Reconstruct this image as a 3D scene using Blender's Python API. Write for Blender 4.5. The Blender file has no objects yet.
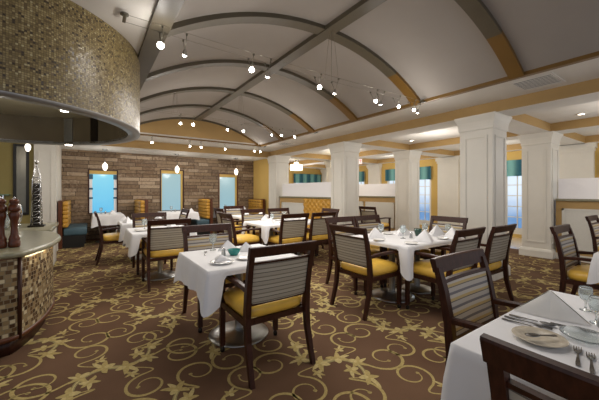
import bpy, bmesh, math, random
from mathutils import Vector, Matrix
random.seed(7)
PI = math.pi
C = bpy.context.scene.collection

# ------------------------------------------------------------------ helpers
def tag(o, label=None, cat=None, group=None, kind=None):
    if label: o['label'] = label
    if cat: o['category'] = cat
    if group: o['group'] = group
    if kind: o['kind'] = kind
    return o

def empty(name, loc=(0, 0, 0), rz=0, label=None, cat=None, group=None, kind=None):
    o = bpy.data.objects.new(name, None)
    o.empty_display_size = 0.1
    o.location = loc
    o.rotation_euler = (0, 0, rz)
    C.objects.link(o)
    return tag(o, label, cat, group, kind)

class MB:
    """collects shapes into one mesh"""
    def __init__(self):
        self.bm = bmesh.new()
        self.uv = self.bm.loops.layers.uv.new('UVMap')
    def _xf(self, vs, M):
        if M is not None:
            bmesh.ops.transform(self.bm, matrix=M, verts=vs)
    def box(self, lo, hi, M=None, bev=0.0, mi=0, seg=1):
        v = [self.bm.verts.new((x, y, z)) for x in (lo[0], hi[0]) for y in (lo[1], hi[1]) for z in (lo[2], hi[2])]
        fs = []
        for idx in ((0, 1, 3, 2), (4, 6, 7, 5), (0, 4, 5, 1), (2, 3, 7, 6), (0, 2, 6, 4), (1, 5, 7, 3)):
            f = self.bm.faces.new([v[i] for i in idx]); f.material_index = mi; fs.append(f)
        if bev > 0:
            es = list({e for f in fs for e in f.edges})
            r = bmesh.ops.bevel(self.bm, geom=es, offset=bev, segments=seg, affect='EDGES', profile=0.5)
            vs = list({w for f in r['faces'] for w in f.verts} | {w for w in v if w.is_valid})
            allf = {f for w in vs for f in w.link_faces}
            for f in allf:
                f.material_index = mi
                if seg > 1: f.smooth = True
            vs = list({w for f in allf for w in f.verts})
        else:
            vs = v
        self._xf(vs, M)
        return self
    def loft(self, rings, caps=True, mi=0, smooth=True, closed=True, M=None, uvs=None):
        R = [[self.bm.verts.new(p) for p in r] for r in rings]
        n = len(R[0])
        for i in range(len(R) - 1):
            for j in range(n if closed else n - 1):
                k = (j + 1) % n
                f = self.bm.faces.new((R[i][j], R[i][k], R[i + 1][k], R[i + 1][j]))
                f.material_index = mi; f.smooth = smooth
                if uvs is not None:
                    u = uvs
                    for l, (a, b) in zip(f.loops, ((i, j), (i, j + 1), (i + 1, j + 1), (i + 1, j))):
                        l[self.uv].uv = u(a, b)
        if caps and closed:
            for r, rev in ((R[0], True), (R[-1], False)):
                try:
                    f = self.bm.faces.new(r[::-1] if rev else r); f.material_index = mi
                except ValueError:
                    pass
        self._xf([v for r in R for v in r], M)
        return self
    def lathe(self, prof, seg=20, cx=0, cy=0, mi=0, M=None, caps=True, uvscale=None):
        rings = [[(cx + r * math.cos(2 * PI * k / seg), cy + r * math.sin(2 * PI * k / seg), z) for k in range(seg)] for r, z in prof]
        uvs = None
        if uvscale:
            Rr = uvscale
            uvs = lambda a, b: (Rr * 2 * PI * b / seg, prof[a][1])
        return self.loft(rings, caps=caps, mi=mi, M=M, uvs=uvs)
    def tube(self, pts, r, seg=8, mi=0, M=None):
        pts = [Vector(p) for p in pts]
        rings = []
        for i, p in enumerate(pts):
            d = (pts[min(i + 1, len(pts) - 1)] - pts[max(i - 1, 0)]).normalized()
            a = Vector((0, 0, 1)) if abs(d.z) < 0.9 else Vector((1, 0, 0))
            x = d.cross(a).normalized(); y = d.cross(x).normalized()
            rr = r[i] if isinstance(r, (list, tuple)) else r
            rings.append([tuple(p + x * rr * math.cos(2 * PI * k / seg) + y * rr * math.sin(2 * PI * k / seg)) for k in range(seg)])
        return self.loft(rings, mi=mi, M=M)
    def poly(self, pts, mi=0, smooth=False):
        f = self.bm.faces.new([self.bm.verts.new(p) for p in pts]); f.material_index = mi; f.smooth = smooth
        return self
    def build(self, name, mats, parent=None, recalc=True, label=None, cat=None, group=None, kind=None, loc=None, rz=0):
        if recalc:
            bmesh.ops.recalc_face_normals(self.bm, faces=self.bm.faces[:])
        me = bpy.data.meshes.new(name)
        self.bm.to_mesh(me); self.bm.free()
        for m in (mats if isinstance(mats, (list, tuple)) else [mats]):
            me.materials.append(m)
        o = bpy.data.objects.new(name, me)
        C.objects.link(o)
        if parent is not None: o.parent = parent
        if loc is not None: o.location = loc
        if rz: o.rotation_euler = (0, 0, rz)
        return tag(o, label, cat, group, kind)

def copy_tree(o, parent=None, loc=None, rz=None, label=None, group=None, mats=None):
    c = o.copy(); C.objects.link(c)
    c.parent = parent
    if loc is not None: c.location = loc
    if rz is not None: c.rotation_euler = (0, 0, rz)
    if label: c['label'] = label
    if group: c['group'] = group
    for ch in list(o.children): copy_tree(ch, c)
    return c

# ------------------------------------------------------------------ materials
def newmat(name):
    m = bpy.data.materials.new(name); m.use_nodes = True
    nt = m.node_tree; b = nt.nodes['Principled BSDF']
    return m, nt, b
def N(nt, t, **kw):
    n = nt.nodes.new(t)
    for k, v in kw.items(): setattr(n, k, v)
    return n
def lin(c):
    return tuple(((x / 255) / 12.92 if x / 255 <= 0.04045 else ((x / 255 + 0.055) / 1.055) ** 2.4) for x in c) + (1,)
def pbr(name, col, rough=0.5, metal=0.0, var=0.06, scale=30, bump=0.0, bscale=200, spec=0.5, emit=0, ecol=None, trans=0, coat=0, sheen=0, stretch=None):
    """col in sRGB 0-255; a little noise variation and optional bump, all procedural"""
    m, nt, b = newmat(name)
    c = lin(col)
    tc = N(nt, 'ShaderNodeTexCoord')
    src = tc.outputs['Object']
    if stretch:
        mp = N(nt, 'ShaderNodeMapping'); mp.inputs['Scale'].default_value = stretch
        nt.links.new(src, mp.inputs[0]); src = mp.outputs[0]
    nz = N(nt, 'ShaderNodeTexNoise'); nz.inputs['Scale'].default_value = scale; nz.inputs['Detail'].default_value = 3
    nt.links.new(src, nz.inputs['Vector'])
    rp = N(nt, 'ShaderNodeValToRGB')
    rp.color_ramp.elements[0].position = 0.3; rp.color_ramp.elements[1].position = 0.7
    rp.color_ramp.elements[0].color = tuple(x * (1 - var) for x in c[:3]) + (1,)
    rp.color_ramp.elements[1].color = tuple(min(1, x * (1 + var)) for x in c[:3]) + (1,)
    nt.links.new(nz.outputs['Fac'], rp.inputs[0]); nt.links.new(rp.outputs[0], b.inputs['Base Color'])
    b.inputs['Roughness'].default_value = rough; b.inputs['Metallic'].default_value = metal
    b.inputs['Specular IOR Level'].default_value = spec
    b.inputs['Transmission Weight'].default_value = trans
    b.inputs['Coat Weight'].default_value = coat
    b.inputs['Sheen Weight'].default_value = sheen
    if emit:
        b.inputs['Emission Color'].default_value = lin(ecol or col); b.inputs['Emission Strength'].default_value = emit
    if bump:
        n2 = N(nt, 'ShaderNodeTexNoise'); n2.inputs['Scale'].default_value = bscale
        nt.links.new(src, n2.inputs['Vector'])
        bp = N(nt, 'ShaderNodeBump'); bp.inputs['Strength'].default_value = bump; bp.inputs['Distance'].default_value = 0.01
        nt.links.new(n2.outputs['Fac'], bp.inputs['Height']); nt.links.new(bp.outputs[0], b.inputs['Normal'])
    return m

M = {}
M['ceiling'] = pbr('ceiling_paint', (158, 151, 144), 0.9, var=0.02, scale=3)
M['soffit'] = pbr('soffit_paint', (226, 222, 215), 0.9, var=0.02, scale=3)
M['white'] = pbr('white_paint', (220, 216, 206), 0.5, var=0.02, scale=4)
M['gold'] = pbr('gold_paint', (176, 144, 92), 0.7, var=0.05, scale=2)
M['yellow'] = pbr('yellow_paint', (206, 172, 98), 0.8, var=0.04, scale=2)
M['olive_wall'] = pbr('olive_paint', (150, 136, 84), 0.8, var=0.04, scale=2)
M['rib'] = pbr('rib_bronze', (88, 80, 64), 0.45, var=0.06, scale=5)
M['rib_gold'] = pbr('rib_gold', (118, 86, 34), 0.45, var=0.06, scale=5)
M['wood'] = pbr('dark_walnut', (58, 30, 19), 0.38, var=0.35, scale=14, spec=0.3, stretch=(6, 6, 0.8))
M['millwood'] = pbr('cherry_wood', (86, 44, 24), 0.3, var=0.25, scale=12, spec=0.3, coat=0.1, stretch=(5, 5, 1))
M['panelwood'] = pbr('booth_wood', (92, 50, 28), 0.35, var=0.25, scale=12, stretch=(5, 5, 1))
M['leather'] = pbr('mustard_leather', (234, 188, 78), 0.33, var=0.08, scale=9, bump=0.06, bscale=160, coat=0.15)
M['booth_yellow'] = pbr('booth_mustard_vinyl', (192, 144, 56), 0.4, var=0.08, scale=9)
M['teal_seat'] = pbr('slate_teal_vinyl', (66, 92, 104), 0.5, var=0.1, scale=9)
M['black'] = pbr('black_paint', (18, 16, 15), 0.5)
M['cloth'] = pbr('white_linen', (226, 225, 226), 0.85, var=0.02, scale=5, bump=0.05, bscale=500, sheen=0.2)
M['napkin'] = pbr('napkin_linen', (232, 231, 232), 0.85, var=0.02, scale=8, bump=0.08, bscale=300)
M['napkin2'] = pbr('cream_napkin_linen', (240, 236, 228), 0.85, var=0.03, scale=8, bump=0.08, bscale=300)
M['steel'] = pbr('brushed_steel', (176, 178, 178), 0.28, 1.0, var=0.05, scale=40)
M['flatware'] = pbr('flatware_steel', (112, 110, 108), 0.22, 1.0, var=0.05, scale=40)
M['chrome'] = pbr('chrome', (215, 215, 215), 0.12, 1.0, var=0.02)
M['darkmetal'] = pbr('dark_metal', (52, 46, 40), 0.35, 0.9)
M['hood_metal'] = pbr('hood_metal', (120, 116, 104), 0.3, 0.8, var=0.1, scale=4)
M['rim'] = pbr('rim_metal', (156, 154, 152), 0.45, 0.6, var=0.08, scale=6)
M['recess'] = pbr('recess_panel', (92, 82, 64), 0.2, 0.3, var=0.15, scale=3)
M['recess_top'] = pbr('recess_bronze_top', (170, 162, 136), 0.35, 0.4, var=0.12, scale=3)
M['china'] = pbr('white_china', (226, 224, 220), 0.15, var=0.01, coat=0.3)
M['cream_china'] = pbr('cream_patterned_china', (186, 176, 158), 0.25, var=0.12, scale=45)
M['bracket'] = pbr('teal_bracket', (30, 84, 112), 0.4)
M['teal_china'] = pbr('teal_ceramic', (22, 132, 124), 0.15, var=0.1, scale=30, coat=0.5)
M['green_glass'] = pbr('dark_green_ceramic', (30, 66, 54), 0.15, var=0.1, scale=30, coat=0.5)
M['stone_top'] = pbr('beige_stone_top', (138, 134, 110), 0.3, var=0.12, scale=25, coat=0.3)
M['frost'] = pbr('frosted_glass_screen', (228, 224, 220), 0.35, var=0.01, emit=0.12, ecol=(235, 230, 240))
M['wain'] = pbr('wainscot_white', (214, 212, 204), 0.5, var=0.02)
M['curtain'] = None
M['bulb'] = pbr('bulb_glow', (255, 250, 240), 0.4, emit=14, ecol=(255, 246, 232))
M['pend'] = pbr('pendant_glass_glow', (255, 250, 240), 0.3, emit=1.6, ecol=(255, 246, 232))
M['drumlamp'] = pbr('drum_lamp_fabric', (255, 246, 224), 0.6, emit=2.0, ecol=(255, 244, 214))
M['can'] = pbr('downlight_glow', (255, 244, 225), 0.4, emit=8, ecol=(255, 244, 225))
M['led'] = pbr('led_strip_glow', (255, 236, 190), 0.4, emit=1.3, ecol=(255, 232, 180))
M['tile_floor'] = pbr('pale_stone_floor', (206, 190, 166), 0.16, var=0.05, scale=4, coat=0.4)
M['patio'] = pbr('patio_paving', (150, 160, 170), 0.8)
M['blue_chair'] = pbr('blue_patio_vinyl', (60, 100, 170), 0.6)

def glassmat(name, col=(240, 246, 246), rough=0.02):
    m, nt, b = newmat(name)
    b.inputs['Base Color'].default_value = lin(col); b.inputs['Roughness'].default_value = rough
    b.inputs['Transmission Weight'].default_value = 0.85; b.inputs['IOR'].default_value = 1.3
    fr = N(nt, 'ShaderNodeTexNoise'); fr.inputs['Scale'].default_value = 6
    return m
M['glass'] = glassmat('clear_glass')

# window panes: daylight through hung sheer glass, colour falls off down the pane
def pane_mat(name, top, bot, strength, z0, z1, ribs=0.0):
    m, nt, b = newmat(name)
    tc = N(nt, 'ShaderNodeTexCoord'); sp = N(nt, 'ShaderNodeSeparateXYZ'); nt.links.new(tc.outputs['Object'], sp.inputs[0])
    mr = N(nt, 'ShaderNodeMapRange'); mr.inputs[1].default_value = z0; mr.inputs[2].default_value = z1
    nt.links.new(sp.outputs['Z'], mr.inputs[0])
    nz = N(nt, 'ShaderNodeTexNoise'); nz.inputs['Scale'].default_value = 3; nt.links.new(tc.outputs['Object'], nz.inputs['Vector'])
    ad = N(nt, 'ShaderNodeMath', operation='MULTIPLY_ADD'); ad.inputs[1].default_value = 0.35; nt.links.new(nz.outputs['Fac'], ad.inputs[0]); nt.links.new(mr.outputs[0], ad.inputs[2])
    rp = N(nt, 'ShaderNodeValToRGB'); rp.color_ramp.elements[0].position = 0.15; rp.color_ramp.elements[1].position = 1.1 if False else 1.0
    rp.color_ramp.elements[0].color = lin(bot); rp.color_ramp.elements[1].color = lin(top)
    nt.links.new(ad.outputs[0], rp.inputs[0])
    nt.links.new(rp.outputs[0], b.inputs['Emission Color']); b.inputs['Emission Strength'].default_value = strength
    b.inputs['Base Color'].default_value = (0.05, 0.06, 0.07, 1); b.inputs['Roughness'].default_value = 0.15
    return m
M['pane_blue'] = pane_mat('pane_bright_blue', (128, 212, 236), (92, 190, 236), 0.95, 0.7, 2.0)
M['pane_pale'] = pane_mat('pane_pale_teal', (158, 192, 196), (150, 190, 204), 0.9, 0.7, 2.0)
M['pane_out'] = pane_mat('pane_daylight', (216, 230, 245), (96, 140, 190), 1.1, 0.5, 1.5)

# cell-mosaic: square glass tiles, one random colour per tile, from UV metres
def mosaic(name, tw, th, cols, grout, rough=0.25, offset=0.0, gw=0.08, bumpy=0.35):
    m, nt, b = newmat(name)
    tc = N(nt, 'ShaderNodeTexCoord')
    sp = N(nt, 'ShaderNodeSeparateXYZ'); nt.links.new(tc.outputs['UV'], sp.inputs[0])
    def math_(op, a, bb=None, c=None):
        n = N(nt, 'ShaderNodeMath', operation=op)
        for i, v in enumerate((a, bb, c)):
            if v is None: continue
            if isinstance(v, (int, float)): n.inputs[i].default_value = v
            else: nt.links.new(v, n.inputs[i])
        return n.outputs[0]
    v = math_('DIVIDE', sp.outputs['Y'], th); vf = math_('FLOOR', v); vr = math_('FRACT', v)
    u = math_('DIVIDE', sp.outputs['X'], tw)
    if offset:
        w = N(nt, 'ShaderNodeTexWhiteNoise', noise_dimensions='1D'); nt.links.new(vf, w.inputs['W'])
        u = math_('ADD', u, w.outputs[0])
    uf = math_('FLOOR', u); ur = math_('FRACT', u)
    cb = N(nt, 'ShaderNodeCombineXYZ'); nt.links.new(uf, cb.inputs[0]); nt.links.new(vf, cb.inputs[1])
    wn = N(nt, 'ShaderNodeTexWhiteNoise', noise_dimensions='2D'); nt.links.new(cb.outputs[0], wn.inputs['Vector'])
    rp = N(nt, 'ShaderNodeValToRGB'); rp.color_ramp.interpolation = 'CONSTANT'
    els = rp.color_ramp.elements
    while len(els) < len(cols): els.new(0.5)
    acc = 0
    for e, (c, wgt) in zip(els, cols):
        e.position = acc; e.color = lin(c); acc += wgt
    nt.links.new(wn.outputs['Value'], rp.inputs[0])
    gu = math_('MULTIPLY', math_('GREATER_THAN', ur, gw), math_('LESS_THAN', ur, 1 - gw))
    gv = math_('MULTIPLY', math_('GREATER_THAN', vr, gw), math_('LESS_THAN', vr, 1 - gw))
    mask = math_('MULTIPLY', gu, gv)
    mx = N(nt, 'ShaderNodeMix', data_type='RGBA'); mx.inputs['A'].default_value = lin(grout)
    nt.links.new(mask, mx.inputs['Factor']); nt.links.new(rp.outputs[0], mx.inputs['B'])
    nt.links.new(mx.outputs['Result'], b.inputs['Base Color'])
    rr = math_('MULTIPLY_ADD', mask, rough - 0.8, 0.8); nt.links.new(rr, b.inputs['Roughness'])
    # each tile tilts a little: sparkle
    nm = N(nt, 'ShaderNodeNewGeometry')
    sb = N(nt, 'ShaderNodeVectorMath', operation='SUBTRACT'); nt.links.new(wn.outputs['Color'], sb.inputs[0]); sb.inputs[1].default_value = (0.5, 0.5, 0.5)
    sc = N(nt, 'ShaderNodeVectorMath', operation='SCALE'); nt.links.new(sb.outputs[0], sc.inputs[0]); sc.inputs['Scale'].default_value = bumpy
    ad = N(nt, 'ShaderNodeVectorMath', operation='ADD'); nt.links.new(nm.outputs['Normal'], ad.inputs[0]); nt.links.new(sc.outputs[0], ad.inputs[1])
    no = N(nt, 'ShaderNodeVectorMath', operation='NORMALIZE'); nt.links.new(ad.outputs[0], no.inputs[0])
    nt.links.new(no.outputs[0], b.inputs['Normal'])
    b.inputs['Specular IOR Level'].default_value = 0.6
    return m
M['mosaic'] = mosaic('glass_mosaic', 0.0145, 0.0145, [((140, 122, 78), .32), ((120, 102, 62), .28), ((158, 142, 98), .18), ((98, 80, 48), .12), ((52, 38, 24), .07), ((176, 164, 124), .03)], (92, 80, 54), 0.34, bumpy=0.16)
M['counter_tile'] = mosaic('counter_mosaic', 0.040, 0.034, [((140, 118, 84), .24), ((94, 70, 46), .3), ((170, 152, 116), .2), ((66, 46, 32), .18), ((196, 182, 150), .08)], (120, 106, 80), 0.25, offset=1, gw=0.08, bumpy=0.1)
M['stone'] = None
def stone_mat():
    m, nt, b = newmat('ledge_stone')
    tc = N(nt, 'ShaderNodeTexCoord'); sp = N(nt, 'ShaderNodeSeparateXYZ'); nt.links.new(tc.outputs['Object'], sp.inputs[0])
    def math_(op, a, bb=None, c=None):
        n = N(nt, 'ShaderNodeMath', operation=op)
        for i, v in enumerate((a, bb, c)):
            if v is None: continue
            if isinstance(v, (int, float)): n.inputs[i].default_value = v
            else: nt.links.new(v, n.inputs[i])
        return n.outputs[0]
    v = math_('DIVIDE', sp.outputs['Z'], 0.112); vf = math_('FLOOR', v); vr = math_('FRACT', v)
    w = N(nt, 'ShaderNodeTexWhiteNoise', noise_dimensions='1D'); nt.links.new(vf, w.inputs['W'])
    ln = math_('MULTIPLY_ADD', w.outputs[0], 0.3, 0.34)
    u = math_('ADD', math_('DIVIDE', sp.outputs['X'], ln), math_('MULTIPLY', w.outputs[0], 7.3))
    uf = math_('FLOOR', u); ur = math_('FRACT', u)
    cb = N(nt, 'ShaderNodeCombineXYZ'); nt.links.new(uf, cb.inputs[0]); nt.links.new(vf, cb.inputs[1])
    wn = N(nt, 'ShaderNodeTexWhiteNoise', noise_dimensions='2D'); nt.links.new(cb.outputs[0], wn.inputs['Vector'])
    rp = N(nt, 'ShaderNodeValToRGB'); rp.color_ramp.interpolation = 'LINEAR'
    cols = [(88, 71, 57), (124, 105, 86), (146, 124, 98), (108, 87, 67), (172, 152, 128), (130, 115, 100)]
    els = rp.color_ramp.elements
    while len(els) < len(cols): els.new(0.5)
    for i, (e, c) in enumerate(zip(els, cols)): e.position = i / (len(cols) - 1); e.color = lin(c)
    nz = N(nt, 'ShaderNodeTexNoise'); nz.inputs['Scale'].default_value = 14; nz.inputs['Detail'].default_value = 5
    nt.links.new(tc.outputs['Object'], nz.inputs['Vector'])
    fac = math_('MULTIPLY_ADD', nz.outputs['Fac'], 0.5, math_('MULTIPLY_ADD', wn.outputs['Value'], 0.75, -0.12))
    nt.links.new(fac, rp.inputs[0])
    mask = math_('MULTIPLY', math_('MULTIPLY', math_('GREATER_THAN', ur, 0.02), math_('GREATER_THAN', vr, 0.1)), 1.0)
    mx = N(nt, 'ShaderNodeMix', data_type='RGBA'); mx.inputs['A'].default_value = lin((44, 32, 24))
    nt.links.new(mask, mx.inputs['Factor']); nt.links.new(rp.outputs[0], mx.inputs['B'])
    nt.links.new(mx.outputs['Result'], b.inputs['Base Color']); b.inputs['Roughness'].default_value = 0.85
    hh = math_('MULTIPLY', mask, math_('MULTIPLY_ADD', wn.outputs['Value'], 0.7, nz.outputs['Fac']))
    bp = N(nt, 'ShaderNodeBump'); bp.inputs['Strength'].default_value = 0.7; bp.inputs['Distance'].default_value = 0.03
    nt.links.new(hh, bp.inputs['Height']); nt.links.new(bp.outputs[0], b.inputs['Normal'])
    return m
M['stone'] = stone_mat()

# upholstery stripes running across the back panel (by local height)
def stripes(name, period, cols, rough=0.7):
    m, nt, b = newmat(name)
    tc = N(nt, 'ShaderNodeTexCoord'); sp = N(nt, 'ShaderNodeSeparateXYZ'); nt.links.new(tc.outputs['Object'], sp.inputs[0])
    d = N(nt, 'ShaderNodeMath', operation='DIVIDE'); d.inputs[1].default_value = period; nt.links.new(sp.outputs['Z'], d.inputs[0])
    f = N(nt, 'ShaderNodeMath', operation='FRACT'); nt.links.new(d.outputs[0], f.inputs[0])
    rp = N(nt, 'ShaderNodeValToRGB'); rp.color_ramp.interpolation = 'CONSTANT'
    els = rp.color_ramp.elements
    while len(els) < len(cols): els.new(0.5)
    acc = 0
    for e, (c, w) in zip(els, cols): e.position = acc; e.color = lin(c); acc += w
    nt.links.new(f.outputs[0], rp.inputs[0]); nt.links.new(rp.outputs[0], b.inputs['Base Color'])
    b.inputs['Roughness'].default_value = rough
    nz = N(nt, 'ShaderNodeTexNoise'); nz.inputs['Scale'].default_value = 260; nt.links.new(tc.outputs['Object'], nz.inputs['Vector'])
    bp = N(nt, 'ShaderNodeBump'); bp.inputs['Strength'].default_value = 0.15; bp.inputs['Distance'].default_value = 0.004
    nt.links.new(nz.outputs['Fac'], bp.inputs['Height']); nt.links.new(bp.outputs[0], b.inputs['Normal'])
    return m
M['fab_back'] = stripes('striped_fabric_back', 0.062, [((172, 163, 146), .40), ((92, 84, 76), .09), ((184, 176, 158), .37), ((130, 120, 106), .14)])
M['fab_front'] = stripes('striped_fabric_front', 0.078, [((186, 180, 172), .30), ((104, 98, 96), .07), ((192, 170, 118), .20), ((196, 190, 180), .24), ((118, 116, 120), .17)])
def curtain_mat():
    m, nt, b = newmat('teal_striped_valance')
    tc = N(nt, 'ShaderNodeTexCoord'); wv = N(nt, 'ShaderNodeTexWave', bands_direction='DIAGONAL'); wv.inputs['Scale'].default_value = 1.3; wv.inputs['Distortion'].default_value = 1
    mp = N(nt, 'ShaderNodeMapping'); mp.inputs['Scale'].default_value = (1, 1, 0.01); nt.links.new(tc.outputs['Object'], mp.inputs[0]); nt.links.new(mp.outputs[0], wv.inputs['Vector'])
    rp = N(nt, 'ShaderNodeValToRGB'); rp.color_ramp.elements[0].color = lin((26, 84, 100)); rp.color_ramp.elements[1].color = lin((112, 164, 160))
    nt.links.new(wv.outputs['Fac'], rp.inputs[0]); nt.links.new(rp.outputs[0], b.inputs['Base Color']); b.inputs['Roughness'].default_value = 0.8
    return m
M['curtain'] = curtain_mat()

def carpet_mats():
    m, nt, b = newmat('carpet_brown')
    tc = N(nt, 'ShaderNodeTexCoord')
    n1 = N(nt, 'ShaderNodeTexNoise'); n1.inputs['Scale'].default_value = 1.2; n1.inputs['Detail'].default_value = 3
    n2 = N(nt, 'ShaderNodeTexNoise'); n2.inputs['Scale'].default_value = 240
    nt.links.new(tc.outputs['Object'], n1.inputs['Vector']); nt.links.new(tc.outputs['Object'], n2.inputs['Vector'])
    ad = N(nt, 'ShaderNodeMath', operation='MULTIPLY_ADD'); ad.inputs[1].default_value = 0.5
    nt.links.new(n2.outputs['Fac'], ad.inputs[0]); nt.links.new(n1.outputs['Fac'], ad.inputs[2])
    rp = N(nt, 'ShaderNodeValToRGB'); rp.color_ramp.elements[0].position = 0.5; rp.color_ramp.elements[1].position = 1.0
    rp.color_ramp.elements[0].color = lin((88, 64, 48)); rp.color_ramp.elements[1].color = lin((110, 84, 64))
    nt.links.new(ad.outputs[0], rp.inputs[0]); nt.links.new(rp.outputs[0], b.inputs['Base Color']); b.inputs['Roughness'].default_value = 0.95
    b.inputs['Specular IOR Level'].default_value = 0.15
    out = [m]
    for nm, c in (('carpet_gold', (170, 151, 98)), ('carpet_pale_gold', (186, 168, 116)), ('carpet_olive', (146, 134, 94))):
        out.append(pbr(nm, c, 0.95, var=0.18, scale=60, spec=0.15))
    return out
CARPET = carpet_mats()

# ------------------------------------------------------------------ dimensions of the room
ZB, ZS = 2.57, 2.735            # underside of beams, flat soffit
XL, XR = 0.50, 4.165            # springing lines of the barrel vault
YE = 8.12                       # far end of the vault
YW = 10.5                       # stone wall
COLY = [(2.12, 2.62), (5.41, 5.91), (8.69, 9.19)]
def S(name, mb, mats, label, cat, parent=None, **k):
    return mb.build(name, mats, parent, label=label, cat=cat, kind='structure' if parent is None else None, **k)

# ---- carpet floor with woven scrolls (pattern is part of the carpet's own mesh)
def carpet():
    mb = MB(); bm = mb.bm
    mb.poly([(-3.4, -2.6, 0), (8.3, -2.6, 0), (8.3, 13.2, 0), (-3.4, 13.2, 0)], 0)
    def ribbon(pts, ws, mi, M2, z):
        n = len(pts); L = []; Rr = []
        for i in range(n):
            a = Vector(pts[max(i - 1, 0)]); c = Vector(pts[min(i + 1, n - 1)])
            d = (c - a)
            if d.length < 1e-6: d = Vector((1, 0))
            d.normalize(); nn = Vector((-d.y, d.x)); p = Vector(pts[i])
            for lst, s in ((L, 1), (Rr, -1)):
                q = p + nn * ws[i] * 0.5 * s; w = M2 @ Vector((q.x, q.y, 0)); lst.append(bm.verts.new((w.x, w.y, z)))
        for i in range(n - 1):
            f = bm.faces.new((L[i], L[i + 1], Rr[i + 1], Rr[i])); f.material_index = mi
    def spiral(c, r0, r1, a0, turns, n=34):
        return [(c[0] + (r0 + (r1 - r0) * (t / n) ** 0.8) * math.cos(a0 + turns * 2 * PI * t / n), c[1] + (r0 + (r1 - r0) * (t / n) ** 0.8) * math.sin(a0 + turns * 2 * PI * t / n)) for t in range(n + 1)]
    def bez(p0, p1, p2, p3, n=16):
        r = []
        for i in range(n + 1):
            t = i / n; k = 1 - t
            r.append(tuple(k ** 3 * p0[j] + 3 * k * k * t * p1[j] + 3 * k * t * t * p2[j] + t ** 3 * p3[j] for j in (0, 1)))
        return r
    def taper(n, a, b_, mid=None):
        return [a + (b_ - a) * i / (n - 1) if mid is None else (a + (mid - a) * min(1, 3 * i / (n - 1)) if i < n / 2 else mid + (b_ - mid) * (2 * i / (n - 1) - 1)) for i in range(n)]
    def leaf(p, ang, ln, wd, mi, M2, z, bend=0.15):
        pts, ws = [], []
        n = 9
        for i in range(n + 1):
            t = i / n
            a = ang + bend * t * 4
            pts.append((p[0] + ln * t * math.cos(ang + bend * t * 2), p[1] + ln * t * math.sin(ang + bend * t * 2)))
            ws.append(max(0.001, 1.1 * wd * max(0, math.sin(PI * min(1, t ** 0.8 * 0.97 + 0.03))) ** 0.6))
        ribbon(pts, ws, mi, M2, z)
    def scroll(M2, c, r, a0, turns, stem_from, mi=1, w=0.02):
        sp_ = spiral(c, r, 0.058, a0, turns)
        e = sp_[0]; d = Vector(sp_[0]) - Vector(sp_[1]); d.normalize()
        b = bez(stem_from, (stem_from[0] * 0.6 + e[0] * 0.4, stem_from[1] * 0.6 + e[1] * 0.4), (e[0] + d.x * r * 0.9, e[1] + d.y * r * 0.9), e, 12)
        pts = b[:-1] + sp_
        n = len(pts)
        ribbon(pts, [0.009 + (w - 0.009) * math.sin(PI * min(1, i / n * 1.05)) ** 2 for i in range(n)], mi, M2, 0.0012)
        p = sp_[-1]
        ribbon([(p[0] + 0.008 * math.cos(a), p[1] + 0.008 * math.sin(a)) for a in [k * PI / 3 for k in range(7)]], [0.016] * 7, mi, M2, 0.0012)
    def acanthus(M2, p, ang, ln, mi, z):
        for k, (da, l) in enumerate(((0, 1), (0.55, 0.72), (-0.55, 0.72), (1.05, 0.5), (-1.05, 0.5))):
            leaf(p, ang + da, ln * l, ln * 0.3 * (0.8 + 0.3 * random.random()), mi if k else 2, M2, z + 0.0002 * k, bend=0.12 * (1 if da >= 0 else -1))
    def lily(M2, p, ang, ln, z, spread=1.0):
        fl = random.choice((-1, 1))
        for k, (da, l, wd, bn, mi) in enumerate(((0.05, 1.0, .24, .10, 2), (0.42, .78, .26, .22, 1), (-0.36, .70, .27, -.2, 1), (1.15, .42, .34, .40, 2), (-1.5, .50, .26, -.40, 1))):
            leaf((p[0], p[1]), ang + da * fl * spread, ln * l * random.uniform(.85, 1.15), ln * wd, mi, M2, z + 0.0002 * k, bend=bn * fl)
    def motif(M2):
        for s in (0, 1):
            R2 = M2 @ Matrix.Rotation(PI * s, 4, 'Z')
            b = bez((0.0, 0.0), (0.16, 0.06), (0.13, 0.27), (-0.01, 0.33), 18)
            ribbon(b, taper(len(b), 0.052, 0.02), 3, R2, 0.0014)
            ribbon(b, taper(len(b), 0.014, 0.006), 2, R2, 0.0018)
            scroll(R2, (-0.19, 0.42), 0.17, -0.25 * PI, 1.15, (0.0, 0.33), 1, 0.024)
            scroll(R2, (0.34, 0.31), 0.19, -0.95 * PI, -1.2, (0.09, 0.12), 1, 0.026)
            scroll(R2, (0.40, -0.10), 0.16, 0.75 * PI, 1.25, (0.06, 0.03), 1, 0.022)
            lily(R2, (0.05, 0.03), 0.15, 0.15, 0.002)
            lily(R2, (0.11, 0.17), 0.55, 0.13, 0.002)
            lily(R2, (0.02, 0.32), 1.7, 0.14, 0.002)
            lily(R2, (0.03, 0.19), 2.7, 0.12, 0.002)
            lily(R2, (0.18, -0.02), -0.8, 0.09, 0.002)
    k = 0
    for r in range(-1, 13):
        for q in range(-3, 9):
            x = 0.16 + 0.98 * q + (0.43 if r % 2 else 0.0); y = 0.98 + 0.87 * r
            if not (-2.0 < x < 8.0): continue
            if x < -0.2 and y < 2.2 or y > 10.2: continue
            fl = -1 if (r % 2) else 1
            M2 = Matrix.Translation((x, y, 0)) @ Matrix.Rotation((0.25 if r % 2 else -0.9), 4, 'Z') @ Matrix.Diagonal((fl, 1, 1, 1))
            motif(M2); k += 1
    o = mb.build('floor', CARPET, recalc=False, label='brown carpet woven with pale gold scrolls and leaf sprays', cat='carpet floor', kind='structure')
    # faces up
    for p in o.data.polygons:
        if p.normal.z < 0: p.flip()
carpet()
mb = MB(); mb.box((8.3, -2.6, -0.02), (10.5, 13.2, 0.0))
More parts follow.
